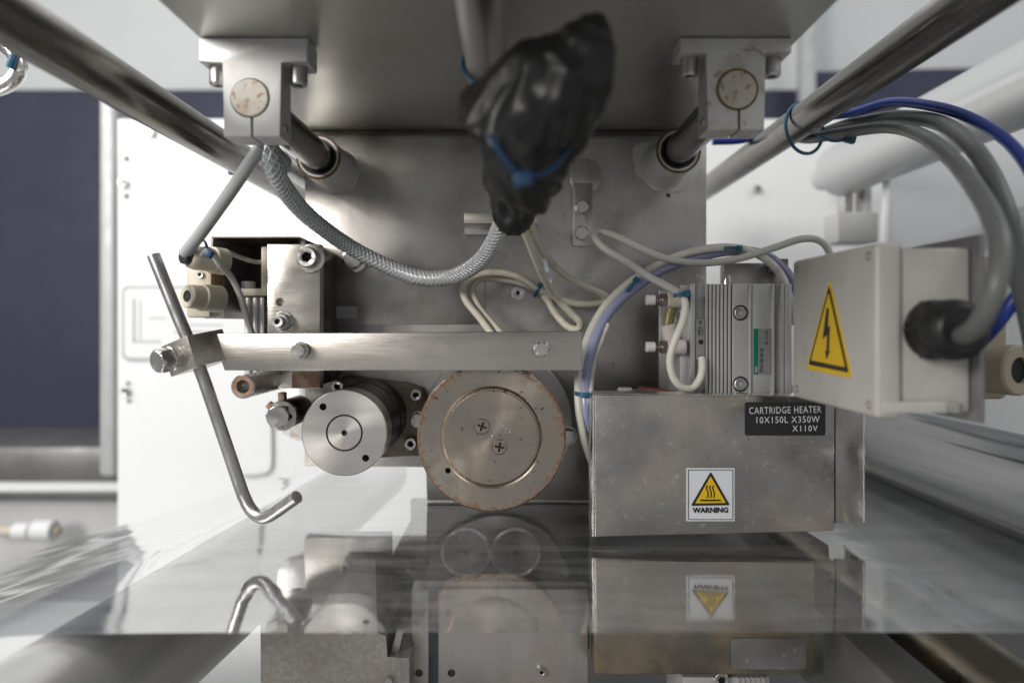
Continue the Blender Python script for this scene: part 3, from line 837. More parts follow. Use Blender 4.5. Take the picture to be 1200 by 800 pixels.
tag(o, 'thin pale tube behind the braided hose at the plate edge', 'tube')
t = thing('curved_pipe', 'small curved steel pipe with blue tie in front of the navy cladding', 'pipe', P(5, 100, 0.5))
obj('pipe', tube(spline([P(-40, 115, 0.5), P(0, 103, 0.5), P(17, 92, 0.5), P(22, 76, 0.5), P(16, 62, 0.5), P(-10, 40, 0.5)]), 0.0068, 16), M['steel'], t)
obj('tie', tube(spline([P(12, 80, 0.492), P(17, 66, 0.492), P(24, 62, 0.498)]), 0.0035, 10), M['tie'], t)

# ================================================================== LEFT BRACKET ASSEMBLY
br = thing('left_bracket', 'upright steel bracket plate with socket screw left of the back plate', 'bracket', P(345, 455, 0.49))
me = to_mesh(pprism([(313, 286), (375, 286), (375, 455), (313, 455)], 0.49, 0.499, 0.0006))
me = cut(me, [ycyl_bm(X(328, 0.49), Z(354, 0.49), 0.49 * K - 0.01, 0.49 * K + 0.006, S(5, 0.49))])
link('plate', me, M['bar'], br)
obj('shaded_spacer', pbox(322, 374, 290, 452, 0.4995, 0.5495, 0.0006), M['darksteel'], br)  # dark colour stands in for the shaded side behind the bracket
obj('rusted_foot', pbox(342, 374, 436, 454.5, 0.4885, 0.4898, 0.0003), M['rustbracket'], br)
bolt('socket', 359, 301, 0.478, 12.5, 0.012, br, 'tube', wr=1.35)
b = bolt('hex', 328, 377, 0.482, 11, 0.008, br, 'tube', wr=1.15)
bolt('socket', 325, 377, 0.478, 7, 0.004, b, 'tube')
hood = thing('sheet_hood', 'dark folded sheet metal hood around the small cylinder', 'hood', P(290, 375, 0.53))
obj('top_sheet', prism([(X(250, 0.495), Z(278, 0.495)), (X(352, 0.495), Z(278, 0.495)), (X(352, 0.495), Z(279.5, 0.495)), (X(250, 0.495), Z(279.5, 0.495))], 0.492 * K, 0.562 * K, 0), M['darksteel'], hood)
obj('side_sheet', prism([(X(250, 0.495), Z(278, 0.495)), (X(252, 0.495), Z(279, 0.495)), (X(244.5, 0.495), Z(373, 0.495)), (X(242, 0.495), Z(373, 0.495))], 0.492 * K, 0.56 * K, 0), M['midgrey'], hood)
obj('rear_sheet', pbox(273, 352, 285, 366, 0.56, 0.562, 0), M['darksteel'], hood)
sc = thing('small_cylinder', 'small ribbed white aluminium cylinder with cream cap inside the sheet hood', 'air cylinder', P(300, 440, 0.50))
obj('body', pbox(286, 312, 347, 440, 0.503, 0.53, 0.0008), M['collar'], sc)
for x in (288, 296.5, 305):
    obj('rib', pbox(x, x + 4.5, 348, 440, 0.4995, 0.504, 0.0005), M['collar'], sc)
obj('cap_plate', pbox(280, 313, 338, 346.5, 0.496, 0.53, 0.0008), M['cream'], sc)
obj('fitting', lathe([(0, 0), (0.006, 0), (0.006, 0.008), (0, 0.008)], 24), M['greypost'], sc, Matrix.Translation(P(291, 330, 0.51)) @ Matrix.Rotation(R(-90), 4, 'X'))
obj('stained_post', pbox(306, 314, 289, 338, 0.505, 0.512, 0.0005), M['cream'], sc)
sv = thing('sensor_block', 'cream plastic sensor block with two round ports beside the sheet hood', 'sensor', P(232, 372, 0.47))
obj('body', pbox(218, 246, 306, 372, 0.480, 0.505, 0.002), M['cream'], sv)
obj('orange_seal', pbox(244.5, 247.5, 312, 360, 0.4795, 0.503, 0.0006), M['rustbracket'], sv)
p0 = obj('port', lathe([(0, 0.012), (0.0045, 0.012), (0.0048, 0), (0.0085, 0), (0.0095, 0.001), (0.0100, 0.012), (0.0112, 0.013), (0.0112, 0.030), (0, 0.030)], 32), M['cream'], sv, align(P(219, 347, 0.455), Vector((0.55, 1, -0.05))))
obj('port_bore', lathe([(0, 0.0008), (0.0050, 0.0008), (0.0050, 0.003), (0, 0.003)], 24), M['hole_shade'], p0, align(P(219, 347, 0.455), Vector((0.55, 1, -0.05))))
obj('gland', lathe([(0, 0), (0.0075, 0), (0.0085, 0.001), (0.0098, 0.006), (0.0098, 0.020), (0.0112, 0.021), (0.0112, 0.032), (0, 0.032)], 32), M['cream'], sv, align(P(221, 301, 0.455), Vector((0.6, 1, -0.05))))
obj('gland_ring', lathe([(0, -0.004), (0.006, -0.004), (0.0064, 0.0015), (0, 0.0015)], 24), M['black'], sv, align(P(220, 301, 0.455), Vector((0.6, 1, -0.05))))
bolt('socket', 234, 322, 0.478, 4, 0.003, sv)

# stand-off and drum bolt below the bar
so = thing('standoff_post', 'round steel standoff with rusty threaded bore under the bar end', 'standoff', P(335, 441, 0.54))
obj('post', lathe([(0, 0.016), (0.0042, 0.016), (0.0044, 0.002), (0.0055, 0), (0.0085, 0), (0.0093, 0.0008), (0.0093, 0.095 * K), (0, 0.095 * K)], 40), M['handle'], so, at(284.5, 453, 0.44))
obj('rust_face', lathe([(0.0052, -0.0003), (0.0082, -0.0003), (0.0084, 0.0004), (0.0052, 0.0004), (0.0052, -0.0003)], 40), M['rustbracket'], so, at(284.5, 453, 0.44))
pv = thing('pivot_bolt', 'bright hex bolt with dark washer stack beside the small drum', 'bolt', P(345, 485, 0.55))
bolt('hex', 325, 489, 0.488, 15.5, 0.011, pv, 'steel', wr=1.18, wt=0.004, roll=0.1)
obj('washer_stack', lathe([(0, 0), (0.0125, 0), (0.0128, 0.0005), (0.0128, 0.045), (0, 0.045)], 36), M['darksteel'], pv, Matrix.Translation(P(325, 489, 0.488) + Vector((0, 0.0155, 0))))
obj('rusty_tab', pbox(325.5, 333, 460, 482, 0.505, 0.512, 0.0005), M['rustbracket'], pv)
obj('rusty_pin', box(-0.003, 0.003, 0, 0.006, -0.003, 0.003, 0.0004), M['rustbracket'], pv, at(316, 476, 0.502) @ Matrix.Rotation(R(40), 4, 'Y'))

# ================================================================== BAR, ROD CLAMP, BENT ROD
ba = thing('flat_bar', 'long flat steel bar held by two hex bolts across the drum and disc', 'bar', P(465, 434, 0.44))
obj('bar', pprism([(248, 391), (680, 388), (682, 390), (682, 432), (681, 434), (263, 434)], 0.44, 0.4465, 0.0006), M['bar'], ba)
bolt('hex', 348.5, 410.5, 0.432, 9, 0.0065, ba, 'steel', wr=1.12, wt=0.0015)
bolt('hex', 635, 409, 0.432, 9, 0.0065, ba, 'steel', wr=1.12, wt=0.0015, roll=0.0)
obj('spacer', lathe([(0, 0), (0.006, 0), (0.006, 0.102 * K), (0, 0.102 * K)], 24), M['steel'], ba, at(635, 409, 0.4466))
obj('spacer', lathe([(0, 0), (0.006, 0), (0.006, 0.042 * K), (0, 0.042 * K)], 24), M['steel'], ba, at(348, 410, 0.4466))

LEAN = math.atan2(232 - 180, 430 - 298)
rc = thing('rod_clamp', 'small square steel clamp block with big hex bolt at the bar end', 'clamp', P(226, 415, 0.43))
cb = Matrix.Translation(P(231, 413, 0.44)) @ Matrix.Rotation(-R(18), 4, 'Y') @ Matrix.Rotation(R(-30), 4, 'Z')
# local: bright face faces -Y (turned to the left), side face +X
me = to_mesh(box(-0.0165, 0.0165, -0.016, 0.016, -0.0122, 0.0122, 0.0006))
link('block', me, M['bar'], rc, cb)
hb = bolt('hex', 0, 0, 0.44, 14.5, 0.0095, rc, 'steel', wr=1.0, wt=0.002, mw=cb @ Matrix.Translation((-0.0025, -0.0325, 0.0)), roll=0.35)
nm = hexhead(0.0092, 0.0062)
nm.materials.append(M['steel'])
link('lock_nut', nm, None, rc, cb @ Matrix.Translation((-0.0025, -0.0222, 0.0)))
obj('stud', lathe([(0, 0), (0.0055, 0), (0.0055, 0.012), (0, 0.012)], 24), M['handle'], rc, cb @ Matrix.Translation((-0.0025, -0.0250, 0.0)))
path = [P(180, 299, 0.44), P(206, 364, 0.44), P(234, 431, 0.44), P(258, 500, 0.44), P(281, 568, 0.44), P(287, 584, 0.439), P(294, 597, 0.437), P(304, 605, 0.434), P(314, 605, 0.430), P(331, 594, 0.424), P(348, 582, 0.418)]
bmt = tube(spline(path, 0.003), 0.0048, 20)
o = obj('bent_rod', bmt, M['handle'])
tag(o, 'slim leaning steel rod with bent foot held in the clamp block', 'rod')

# ================================================================== SMALL DRUM
DD = 0.455
dr = thing('small_drum', 'pale turned steel drum with ring groove and two small holes beside bent rod', 'drum', P(403, 507, 0.54))
rd = S(50.5, DD)
ri = S(20.5, DD)
prof = [(0, 0.003), (S(3.2, DD), 0.003), (S(3.4, DD), 0), (ri - 0.0006, 0), (ri - 0.0004, 0.0018), (ri + 0.0006, 0.0018), (ri + 0.0008, 0), (rd - 0.0008, 0), (rd, 0.0008), (rd, 0.02), (0, 0.02)]
me = to_mesh(lathe(prof, 72), True, 28)
me = cut(me, [ycyl_bm(S(-25, DD), S(30.5, DD), -0.01, 0.012, S(4.2, DD)), ycyl_bm(S(25, DD), S(-29.5, DD), -0.01, 0.012, S(4.2, DD))])
link('face', me, M['drumface'], dr, at(403.5, 507, DD))
obj('groove_ring', lathe([(ri - 0.0005, 0.0016), (ri + 0.0007, 0.0016), (ri + 0.0007, 0.0019), (ri - 0.0005, 0.0019), (ri - 0.0005, 0.0016)], 64), M['hole_shade'], dr, at(403.5, 507, DD))
obj('centre_bore', lathe([(0, 0.0022), (S(3.2, DD), 0.0022), (S(3.2, DD), 0.0029), (0, 0.0029)], 20), M['hole_shade'], dr, at(403.5, 507, DD))
for sx, sz in ((-25, 30.5), (25, -29.5)):
    obj('hole_bore', lathe([(0, 0), (S(4.0, DD), 0), (S(4.0, DD), 0.0005), (0, 0.0005)], 20), M['hole_shade'], dr, at(403.5 + sx, 507 - sz, DD) @ Matrix.Translation((0, 0.0100, 0)))
bl = (0.542 - DD) * K
obj('barrel', lathe([(0, 0), (rd - 0.0006, 0), (rd - 0.0004, 0.002), (rd - 0.0004, bl * 0.42), (rd - 0.0012, bl * 0.43), (rd - 0.0012, bl * 0.46), (rd - 0.0002, bl * 0.47), (rd - 0.0002, bl), (0, bl)], 72), M['darksteel'], dr, at(403.5, 507, DD) @ Matrix.Translation((0, 0.0201, 0)))
df = 0.54
fl = [(386, 470), (390, 448), (402, 441), (478, 449), (495, 455), (500, 466), (500, 528), (492, 534), (478, 534), (448, 536), (404, 530)]
obj('flange', pprism(fl, df, df + 0.0095, 0.001), M['flange'], dr)
for x, y in ((395, 453), (487, 463), (481, 520), (404, 524)):
    bolt('socket', x, y, df - 0.008, 7.2, 0.009, dr, 'steel')
t = bolt('hex', 489, 493, df - 0.008, 9.5, 0.009, dr, 'steel', wr=1.1)

# ================================================================== LARGE DISC
DC = 0.45
ds_ = thing('large_disc', 'big round steel disc with rust-flecked rim and two cross-head screws', 'disc', P(576, 512, 0.54))
rD = S(87.3, DC)
g0, g1 = S(54.5, DC), S(60, DC)
prof = [(0, 0), (g0 - 0.0003, 0), (g0 + 0.0002, 0.0022), (g1 - 0.0026, 0.0022), (g1, -0.0004), (rD - 0.0012, -0.0004), (rD, 0.0008), (rD, 0.014), (rD - 0.001, 0.015), (0, 0.015)]
me = to_mesh(lathe(prof, 96), True, 25)
scr = ((-11, 12.5), (9.5, -11.5))
cuts = [ycyl_bm(S(x, DC), S(z, DC), -0.01, 0.0016, S(9.3, DC)) for x, z in scr]
cuts.append(ycyl_bm(S(-51, DC), S(-39, DC), -0.01, 0.008, S(3.4, DC)))
me = cut(me, cuts)
link('face', me, M['discface'], ds_, at(576, 512, DC))
obj('hole_bore', lathe([(0, 0), (S(3.2, DC), 0), (S(3.2, DC), 0.0004), (0, 0.0004)], 20), M['hole_shade'], ds_, at(525, 551, DC) @ Matrix.Translation((0, 0.006, 0)))
sm = to_mesh(lathe([(0, 0), (S(8.2, DC), 0), (S(8.9, DC), 0.0006), (S(8.9, DC), 0.002), (0, 0.002)], 36))
c1 = box(-S(5.6, DC), S(5.6, DC), -0.01, 0.0012, -S(1.2, DC), S(1.2, DC), 0)
c2 = box(-S(1.2, DC), S(1.2, DC), -0.01, 0.0012, -S(5.6, DC), S(5.6, DC), 0)
sm = cut(sm, [c1]); sm = cut(sm, [c2])
sm.materials.clear(); sm.materials.append(M['nut']); sm.materials.append(M['hole_shade'])
for p_ in sm.polygons:
    if p_.center.y > 0.0002 and math.hypot(p_.center.x, p_.center.z) < S(6.2, DC) and p_.center.y < 0.0019: p_.material_index = 1  # cross recess faces painted dark as shade
for (x, z), roll in zip(scr, (0.35, 0.15)):
    link('cross_screw', sm, None, ds_, at(576 + x, 512 - z, DC) @ Matrix.Translation((0, -0.0004, 0)) @ Matrix.Rotation(roll, 4, 'Y'))
stm = to_mesh(lathe([(S(2.5, DC), 0.0002), (S(2.7, DC), -0.0002), (S(3.3, DC), -0.0002), (S(3.5, DC), 0.0002)], 24))
stm.materials.append(M['steel'])
for x, y in ((587.5, 497.5), (595, 504.5)):
    link('punch_ring', stm, None, ds_, at(x, y, DC))
obj('punch_dot', lathe([(0, -0.0003), (S(1.2, DC), 0), (0, 0.0003)], 12), M['steel'], ds_, at(577, 511, DC))
hl_ = (0.535 - DC) * K - 0.0152
obj('hub', lathe([(0, 0), (rD * 0.86, 0), (rD * 0.86, hl_ * 0.45), (rD * 0.72, hl_ * 0.46), (rD * 0.72, hl_), (0, hl_)], 64), M['darksteel'], ds_, at(576, 512, DC) @ Matrix.Translation((0, 0.0151, 0)))
obj('backing_flange', lathe([(0, 0), (S(88, 0.53), 0), (S(89, 0.53), 0.001), (S(89, 0.53), 0.007), (0, 0.007)], 72), M['plate'], ds_, at(583, 497, 0.536))
for x, y in ((666, 512),):
    bolt('hex', x, y, 0.53, 9, 0.007, ds_, 'steel', wr=1.3)
bolt('socket', 455, 500, 0.546, 7, 0.006, ds_, 'steel')

# ================================================================== UPPER HEATER COVER
DH = 0.44
hc = thing('heater_cover', 'folded steel heater cover box with black text label and yellow warning sticker', 'heater cover', P(835, 628, DH))
obj('front_sheet', pprism([(697, 462), (978, 465), (978, 622), (697, 629)], DH, DH + 0.0022, 0.0008), M['heater'], hc)
obj('left_fold', pprism([(694.2, 462), (697, 462), (697, 629), (694.2, 629)], DH + 0.0003, DH + 0.022, 0.0006), M['heateredge'], hc)
obj('top_fold', pprism([(697, 461), (978, 464), (978, 466), (697, 463)], DH + 0.0023, DH + 0.022, 0.0003), M['heateredge'], hc)
obj('bottom_fold', pprism([(697, 626), (978, 619.5), (978, 621.5), (697, 628)], DH + 0.0023, DH + 0.022, 0.0003), M['heater'], hc)
obj('right_fold', pprism([(976, 466), (978, 466), (978, 620), (976, 620)], DH + 0.0023, DH + 0.02, 0.0003), M['heater'], hc)
obj('rear_sheet', pprism([(979, 473), (1013, 473), (1013, 612), (979, 613)], DH + 0.012, DH + 0.015, 0.0006), M['heater'], hc)
obj('rear_edge', pprism([(1011.5, 473), (1014, 473), (1014, 612), (1011.5, 612)], DH + 0.0118, DH + 0.04, 0.0004), M['heateredge'], hc)
obj('heater_block', pbox(702, 972, 470, 615, DH + 0.024, DH + 0.07, 0.001), M['darksteel'], hc)
DL = DH - 0.0002
lab = obj('black_label', prism(rrect(X(873, DH), X(967, DH), Z(510, DH), Z(471, DH), 0.0016), DH * K - 0.0006, DH * K - 0.0001), M['labelblack'], hc, None)
text('lettering', 'CARTRIDGE HEATER', 877.5, 962, 476, 484, DH, M['whiteprint'], lab, spacing=1.12, tilt=1.2, lift=0.0009)
text('lettering', '10X150L X350W', 886, 960, 487.5, 495, DH, M['whiteprint'], lab, spacing=1.15, tilt=0.8, lift=0.0009)
text('lettering', 'X110V', 928, 957.5, 498, 505, DH, M['whiteprint'], lab, spacing=1.2, tilt=0.8, lift=0.0009)
ws = obj('warning_sticker', box(X(804, DH), X(860.5, DH), DH * K - 0.0006, DH * K - 0.0001, Z(610, DH), Z(548, DH), 0), M['sticker'], hc)
def tri(pts, y0, y1): return prism(pts, y0, y1)
def frame_bm(x0, x1, z0, z1, w, y0, y1):
    bm = bmesh.new()
    add_box(bm, x0, x1, y0, y1, z0, z0 + w); add_box(bm, x0, x1, y0, y1, z1 - w, z1)
    add_box(bm, x0, x0 + w, y0, y1, z0 + w, z1 - w); add_box(bm, x1 - w, x1, y0, y1, z0 + w, z1 - w)
    return bm
Y0 = DH * K
obj('border_line', frame_bm(X(806, DH), X(858.7, DH), Z(608.3, DH), Z(549.8, DH), S(0.7, DH), Y0 - 0.0009, Y0 - 0.00062), M['print'], ws, smooth=False)
def round_tri(ax, ay, bx, by, cx, cy, r, d):
    """triangle with rounded corners, pixel coords"""
    pts = [Vector((ax, ay)), Vector((bx, by)), Vector((cx, cy))]
    out = []
    for i in range(3):
        p, q, s = pts[i], pts[(i + 1) % 3], pts[(i + 2) % 3]
        u, v = (s - p).normalized(), (q - p).normalized()
        a = p + u * r; c = p + v * r
        for t in (0, 0.25, 0.5, 0.75, 1):
            w = a * (1 - t) ** 2 + p * (2 * t * (1 - t)) + c * t * t
            out.append((X(w.x, d), Z(w.y, d)))
    return out
obj('triangle_border', prism(round_tri(832.5, 552, 809.3, 592, 855, 591.3, 2.2, DH), Y0 - 0.0009, Y0 - 0.00062), M['print'], ws, smooth=False)
obj('triangle', prism(round_tri(832.4, 557.5, 814.3, 589, 850, 588.4, 0.6, DH), Y0 - 0.0012, Y0 - 0.00092), M['yellow'], ws, smooth=False)
obj('hot_surface_line', box(X(820, DH), X(844, DH), Y0 - 0.0015, Y0 - 0.0013, Z(586.3, DH), Z(584.4, DH), 0), M['print'], ws, smooth=False)
for x in (828.7, 832.4, 836):
    pth = [P(x - 0.3, 568, DH), P(x - 1.3, 571, DH), P(x - 0.2, 574.5, DH), P(x + 0.7, 578, DH), P(x - 0.3, 582.6, DH)]
    pth = [p - Vector((0, 0.0013, 0)) for p in spline(pth, 0.0006)]
    bmw = bmesh.new()
    w = S(0.85, DH)
    prev = None
    for p in pth:
        a, b2 = bmw.verts.new(p + Vector((-w, 0, 0))), bmw.verts.new(p + Vector((w, 0, 0)))
        if prev: bmw.faces.new((prev[0], prev[1], b2, a))
        prev = (a, b2)
    obj('heat_wave', bmw, M['print'], ws, smooth=False)
text('lettering', 'WARNING', 811, 853, 593.7, 600.3, DH, M['print'], ws, bold=0.05, tilt=0.6, lift=0.0009)
# bits peeping over the cover's upper edge
t = thing('retaining_clip', 'small bent steel clip peeping over the heater cover top edge', 'clip', P(738, 462, 0.47))
obj('clip', pprism([(724, 464), (724, 457), (727, 454), (740, 454), (742, 458), (748, 456), (748, 464)], 0.47, 0.476, 0.0004), M['steel'], t)
o = obj('red_sleeve', tube(spline([P(748, 456, 0.49), P(775, 460, 0.485), P(800, 464, 0.48)]), 0.0035, 12), M['redbit'])
tag(o, 'dull red heater lead sleeve lying behind the cover top edge', 'sleeve')

# ================================================================== AIR CYLINDER (upper)
DA = 0.462
ac = thing('air_cylinder', 'ribbed aluminium air cylinder with green label standing on the heater cover', 'air cylinder', P(865, 462, DA))
obj('body', pbox(809, 928, 333, 470, DA + 0.003, DA + 0.055, 0.0006), M['anod'], ac)
def strip(name, x0, x1, dz=0.0, m='anod', y0=332.5, y1=470, bev=0.0004):
    return obj(name, pbox(x0, x1, y0, y1, DA - dz, DA + 0.0029, bev), M[m], ac)
strip('flute', 809, 815)
strip('switch_slot', 815.3, 825.8, -0.0020, 'anodd')
for i in range(7):
    strip('flute', 826.3 + i * 4.5, 829.6 + i * 4.5, 0.0)
me = to_mesh(pbox(858.3, 877.5, 332.5, 470, DA, DA + 0.0029, 0.0004))
me = cut(me, [ycyl_bm(X(868, DA), Z(y, DA), DA * K - 0.01, DA * K + 0.0015, S(9.3, DA), 36) for y in (366.5, 450)])
link('screw_panel', me, M['anod'], ac)
strip('ridge', 878, 881, 0.0010)
strip('label_panel', 881.3, 904.5, -0.0004)
strip('ridge', 905, 908, 0.0010)
strip('switch_slot', 908.3, 914.5, -0.0020, 'anodd')
strip('flute', 915, 919)
strip('flute', 919.4, 927.5, -0.0006)
for y in (366.5, 450):
    s_ = bolt('socket', 868, y, DA + 0.0004, 7.2, 0.003, ac, 'tube')
    obj('counterbore', lathe([(S(7.5, DA), 0), (S(9.2, DA), 0), (S(9.2, DA), 0.0002), (S(7.5, DA), 0.0002), (S(7.5, DA), 0)], 36), M['hole_shade'], ac, at(868, y, DA) @ Matrix.Translation((0, 0.0012, 0)))
YL = (DA + 0.0004) * K
nl = obj('rating_label', box(X(883, DA), X(903.5, DA), YL - 0.0007, YL - 0.0002, Z(438.5, DA), Z(385, DA), 0), M['silverlabel'], ac)
obj('green_stripe', box(X(883.2, DA), X(888, DA), YL - 0.0010, YL - 0.00072, Z(438.5, DA), Z(385, DA), 0), M['green'], nl, smooth=False)
DT = YL / K
text('lettering', 'CKD', 884.2, 887, 429, 436.5, DT, M['whiteprint'], nl, vertical=1, bold=0.02, lift=0.0013)
text('lettering', 'STK2-M-20-10', 890.3, 893.8, 408, 436, DT, M['print'], nl, vertical=1, bold=0.015, lift=0.0010)
text('lettering', '5 1175', 896.5, 899.5, 387, 403, DT, M['print'], nl, vertical=1, bold=0.012, lift=0.0010)
sw = obj('reed_switch', pbox(816, 826, 373.5, 421, DA - 0.0012, DA + 0.0018, 0.0005), M['silverlabel'], ac)
text('lettering', 'T2H', 817.6, 820.8, 382, 393, DA - 0.0012, M['print'], sw, vertical=-1, bold=0.02)
text('lettering', 'CKD', 822, 824.2, 383, 393, DA - 0.0012, M['print'], sw, vertical=-1)
obj('switch_window', box(X(818.2, DA), X(823, DA), (DA - 0.0012) * K - 0.0008, (DA - 0.0012) * K - 0.0001, Z(403, DA), Z(398, DA), 0), M['print'], sw, smooth=False)
obj('ring_mark', lathe([(S(1.1, DA), 0), (S(1.9, DA), 0), (S(1.9, DA), 0.0002), (S(1.1, DA), 0.0002), (S(1.1, DA), 0)], 20), M['print'], sw, at(821, 377.5, DA - 0.0012) @ Matrix.Translation((0, -0.0004, 0)))
o = obj('side_rail', pbox(797, 808.7, 334, 470, DA + 0.008, DA + 0.045, 0.0006), M['anod'], ac)
o = obj('mounting_plate', pbox(773, 797, 340, 470, DA + 0.045, DA + 0.05, 0.0006), M['plate'])
tag(o, 'narrow steel mounting plate behind the two white-knobbed elbows', 'plate')
t = thing('cylinder_backplate', 'stained steel plate peeping above the air cylinder under tubes', 'plate', P(885, 333, 0.52))
obj('plate', pbox(848, 922, 308, 470, 0.523, 0.533, 0.0008), M['plate'], t)
obj('stained_edge', pbox(907, 924, 303, 318, 0.51, 0.522, 0.0005), M['rustbracket'], t)
o = obj('wire_hook', tube(spline([P(850, 334, 0.472), P(851, 326, 0.472), P(854, 323, 0.472), P(855, 330, 0.472)]), 0.0011, 8), M['steel'])
tag(o, 'tiny bent wire hook on top of the air cylinder', 'hook')

# elbows with white knobs
def elbow(py, label, upright):
    t = thing('speed_control_elbow', label, 'fitting', P(790, py, DA + 0.01))
    d = DA + 0.005
    def seg(px0, px1, rpx, m, name, hexa=False):
        L = S(px1 - px0, d)
        r = S(rpx, d)
        f = ('h',) if hexa else ()
        return obj(name, lathe([(0, 0), (r * 0.88, 0), (r, r * 0.12) + f, (r, L - r * 0.08) + f, (r * 0.9, L), (0, L)], 36), M[m], t, Matrix.Translation(P(px0, py, d)) @ Matrix.Rotation(R(-90), 4, 'Z'))
    seg(757, 767.5, 6.2, 'cap', 'knob')
    seg(767.2, 772.5, 3.2, 'nut', 'stem')
    seg(772, 774, 6, 'nut', 'collar')
    seg(774, 781.5, 8.5, 'nut', 'nut', True)
    seg(781.2, 803, 9.3, 'cream' if upright else 'pink', 'body')
    return t
e1 = elbow(351.5, 'cream elbow fitting with white knob beside the blue tie', True)
e2 = elbow(406.5, 'pinkish elbow fitting with white knob and round upturned socket', False)
obj('socket', lathe([(0, 0), (0.0052, 0), (0.0066, 0.0015), (0.0068, 0.012), (0, 0.012)], 32), M['pink'], e2, align(P(783, 380, DA + 0.006), Vector((0.25, 0.1, -1))))
o = obj('olive_tube', tube(spline([P(790, 352, DA + 0.008), P(785, 368, DA + 0.008), P(782, 386, DA + 0.008)]), 0.0046, 16), M['olive'])
tag(o, 'short olive air tube joining the two white-knobbed elbows', 'tube')

# ================================================================== JUNCTION BOX
jx0, jx1 = 0.206, 0.2615
jy0, jy1 = 0.322 * K, 0.418 * K
jz0, jz1 = -0.0535, 0.0465
jb = thing('junction_box', 'grey plastic junction box with yellow high voltage triangle and black cable gland', 'junction box', (0.235, 0.37 * K, jz0))
obj('lid', box(jx0, jx0 + 0.015, jy0, jy1, jz0, jz1, 0.0028, 4), M['box'], jb)
obj('body', box(jx0 + 0.0148, jx1, jy0 + 0.0028, jy1 - 0.0028, jz0 + 0.0028, jz1 - 0.0028, 0.002, 3), M['box'], jb)
obj('mounting_plate', box(jx1 + 0.0002, jx1 + 0.0035, jy0 - 0.004, jy1 + 0.004, jz0 - 0.002, jz1 + 0.004, 0.0006), M['midgrey'], jb)
for yy in (jy0 + 0.008, jy1 - 0.008):
    for zz in (jz0 + 0.007, jz1 - 0.007):
        obj('lid_screw', lathe([(0, 0.0008), (0.0011, 0.0006), (0.0024, 0), (0.003, 0.0006), (0.003, 0.002), (0, 0.002)], 20), M['boxd'], jb, align(Vector((jx0 - 0.0004, yy, zz)), Vector((1, 0, 0))))
rz = obj('recess', box(jx0 + 0.004, jx1 - 0.009, jy0 - 0.0012, jy0 + 0.001, jz0 + 0.0035, jz0 + 0.010, 0.0004), M['box'], jb)
obj('hinge_screw', box(jx1 - 0.016, jx1 - 0.010, jy0 - 0.003, jy0 - 0.001, jz0 + 0.004, jz0 + 0.010, 0.0004), M['steel'], jb)
# high-voltage triangle on the -X face (y,z polygon)
def xplate(pts, x0, x1, m, name, parent):
    bm = bmesh.new()
    a = [bm.verts.new((x0, y, z)) for y, z in pts]; b = [bm.verts.new((x1, y, z)) for y, z in pts]
    bm.faces.new(a); bm.faces.new(b[::-1])
    for i in range(len(pts)):
        bm.faces.new((a[i], b[i], b[(i + 1) % len(pts)], a[(i + 1) % len(pts)]))
    return obj(name, bm, M[m], parent, smooth=False)
def on(px, py):
    d = jx0 * F0 / (px - 600)
    return (d * K, (380 - py) / F0 * d)
def onr(pts, r):
    pts = [Vector(on(*p)) for p in pts]
    out = []
    for i in range(3):
        p, q, s = pts[i], pts[(i + 1) % 3], pts[(i + 2) % 3]
        u, v = (s - p).normalized(), (q - p).normalized()
        a = p + u * r; c = p + v * r
        for t in (0, 0.25, 0.5, 0.75, 1):
            out.append(tuple(a * (1 - t) ** 2 + p * (2 * t * (1 - t)) + c * t * t))
    return out
hv = xplate(onr([(973.0, 327), (945.5, 432), (999.5, 443)], 0.004), jx0 - 0.0006, jx0 - 0.0001, 'yellow', 'warning_triangle', jb)
xplate(onr([(973.0, 334), (949, 427), (996, 436.5)], 0.002), jx0 - 0.0009, jx0 - 0.00065, 'print', 'triangle_border', hv)
xplate(onr([(973, 343.5), (952.5, 422), (992, 430)], 0.001), jx0 - 0.0012, jx0 - 0.00095, 'yellow', 'triangle_field', hv)
xplate([on(*p) for p in ((971.2, 361), (973.8, 361), (972.3, 383), (975.0, 382), (973.6, 411), (975, 411), (970.8, 421), (969.6, 410), (971.2, 411), (971.8, 392), (966.5, 397))], jx0 - 0.0015, jx0 - 0.00125, 'print', 'lightning_bolt', hv)
# gland pointing to the viewer
gp = Vector((0.2395, jy0 + 0.001, -0.0030))
gl = obj('cable_gland', lathe([(0, -0.026), (0.0075, -0.027), (0.0125, -0.0265), (0.0155, -0.0235), (0.0168, -0.018), (0.0160, -0.0165), (0.0168, -0.015), (0.0166, -0.010), (0.0170, -0.0095, 'h'), (0.0185, -0.009, 'h'), (0.0185, -0.0015, 'h'), (0.0170, -0.001), (0.0170, 0.001), (0, 0.001)], 48), M['black'], jb, Matrix.Translation(gp))
# tan connectors behind the box
t = thing('tan_connector', 'tan plastic connector housing with round port right of the junction box', 'connector', P(1180, 470, 0.43))
obj('housing', pbox(1142, 1182, 300, 468, 0.43, 0.46, 0.004), M['tan'], t)
obj('port', lathe([(0, 0.02), (0.009, 0.02), (0.0095, 0), (0.0165, 0), (0.018, 0.0015), (0.018, 0.035), (0, 0.035)], 40), M['tan'], t, align(P(1196, 434, 0.40), Vector((-0.35, 1, 0))))
obj('port_bore', lathe([(0, 0.003), (0.0100, 0.003), (0.0100, 0.006), (0, 0.006)], 24), M['hole_shade'], t, align(P(1196, 434, 0.40), Vector((-0.35, 1, 0))))

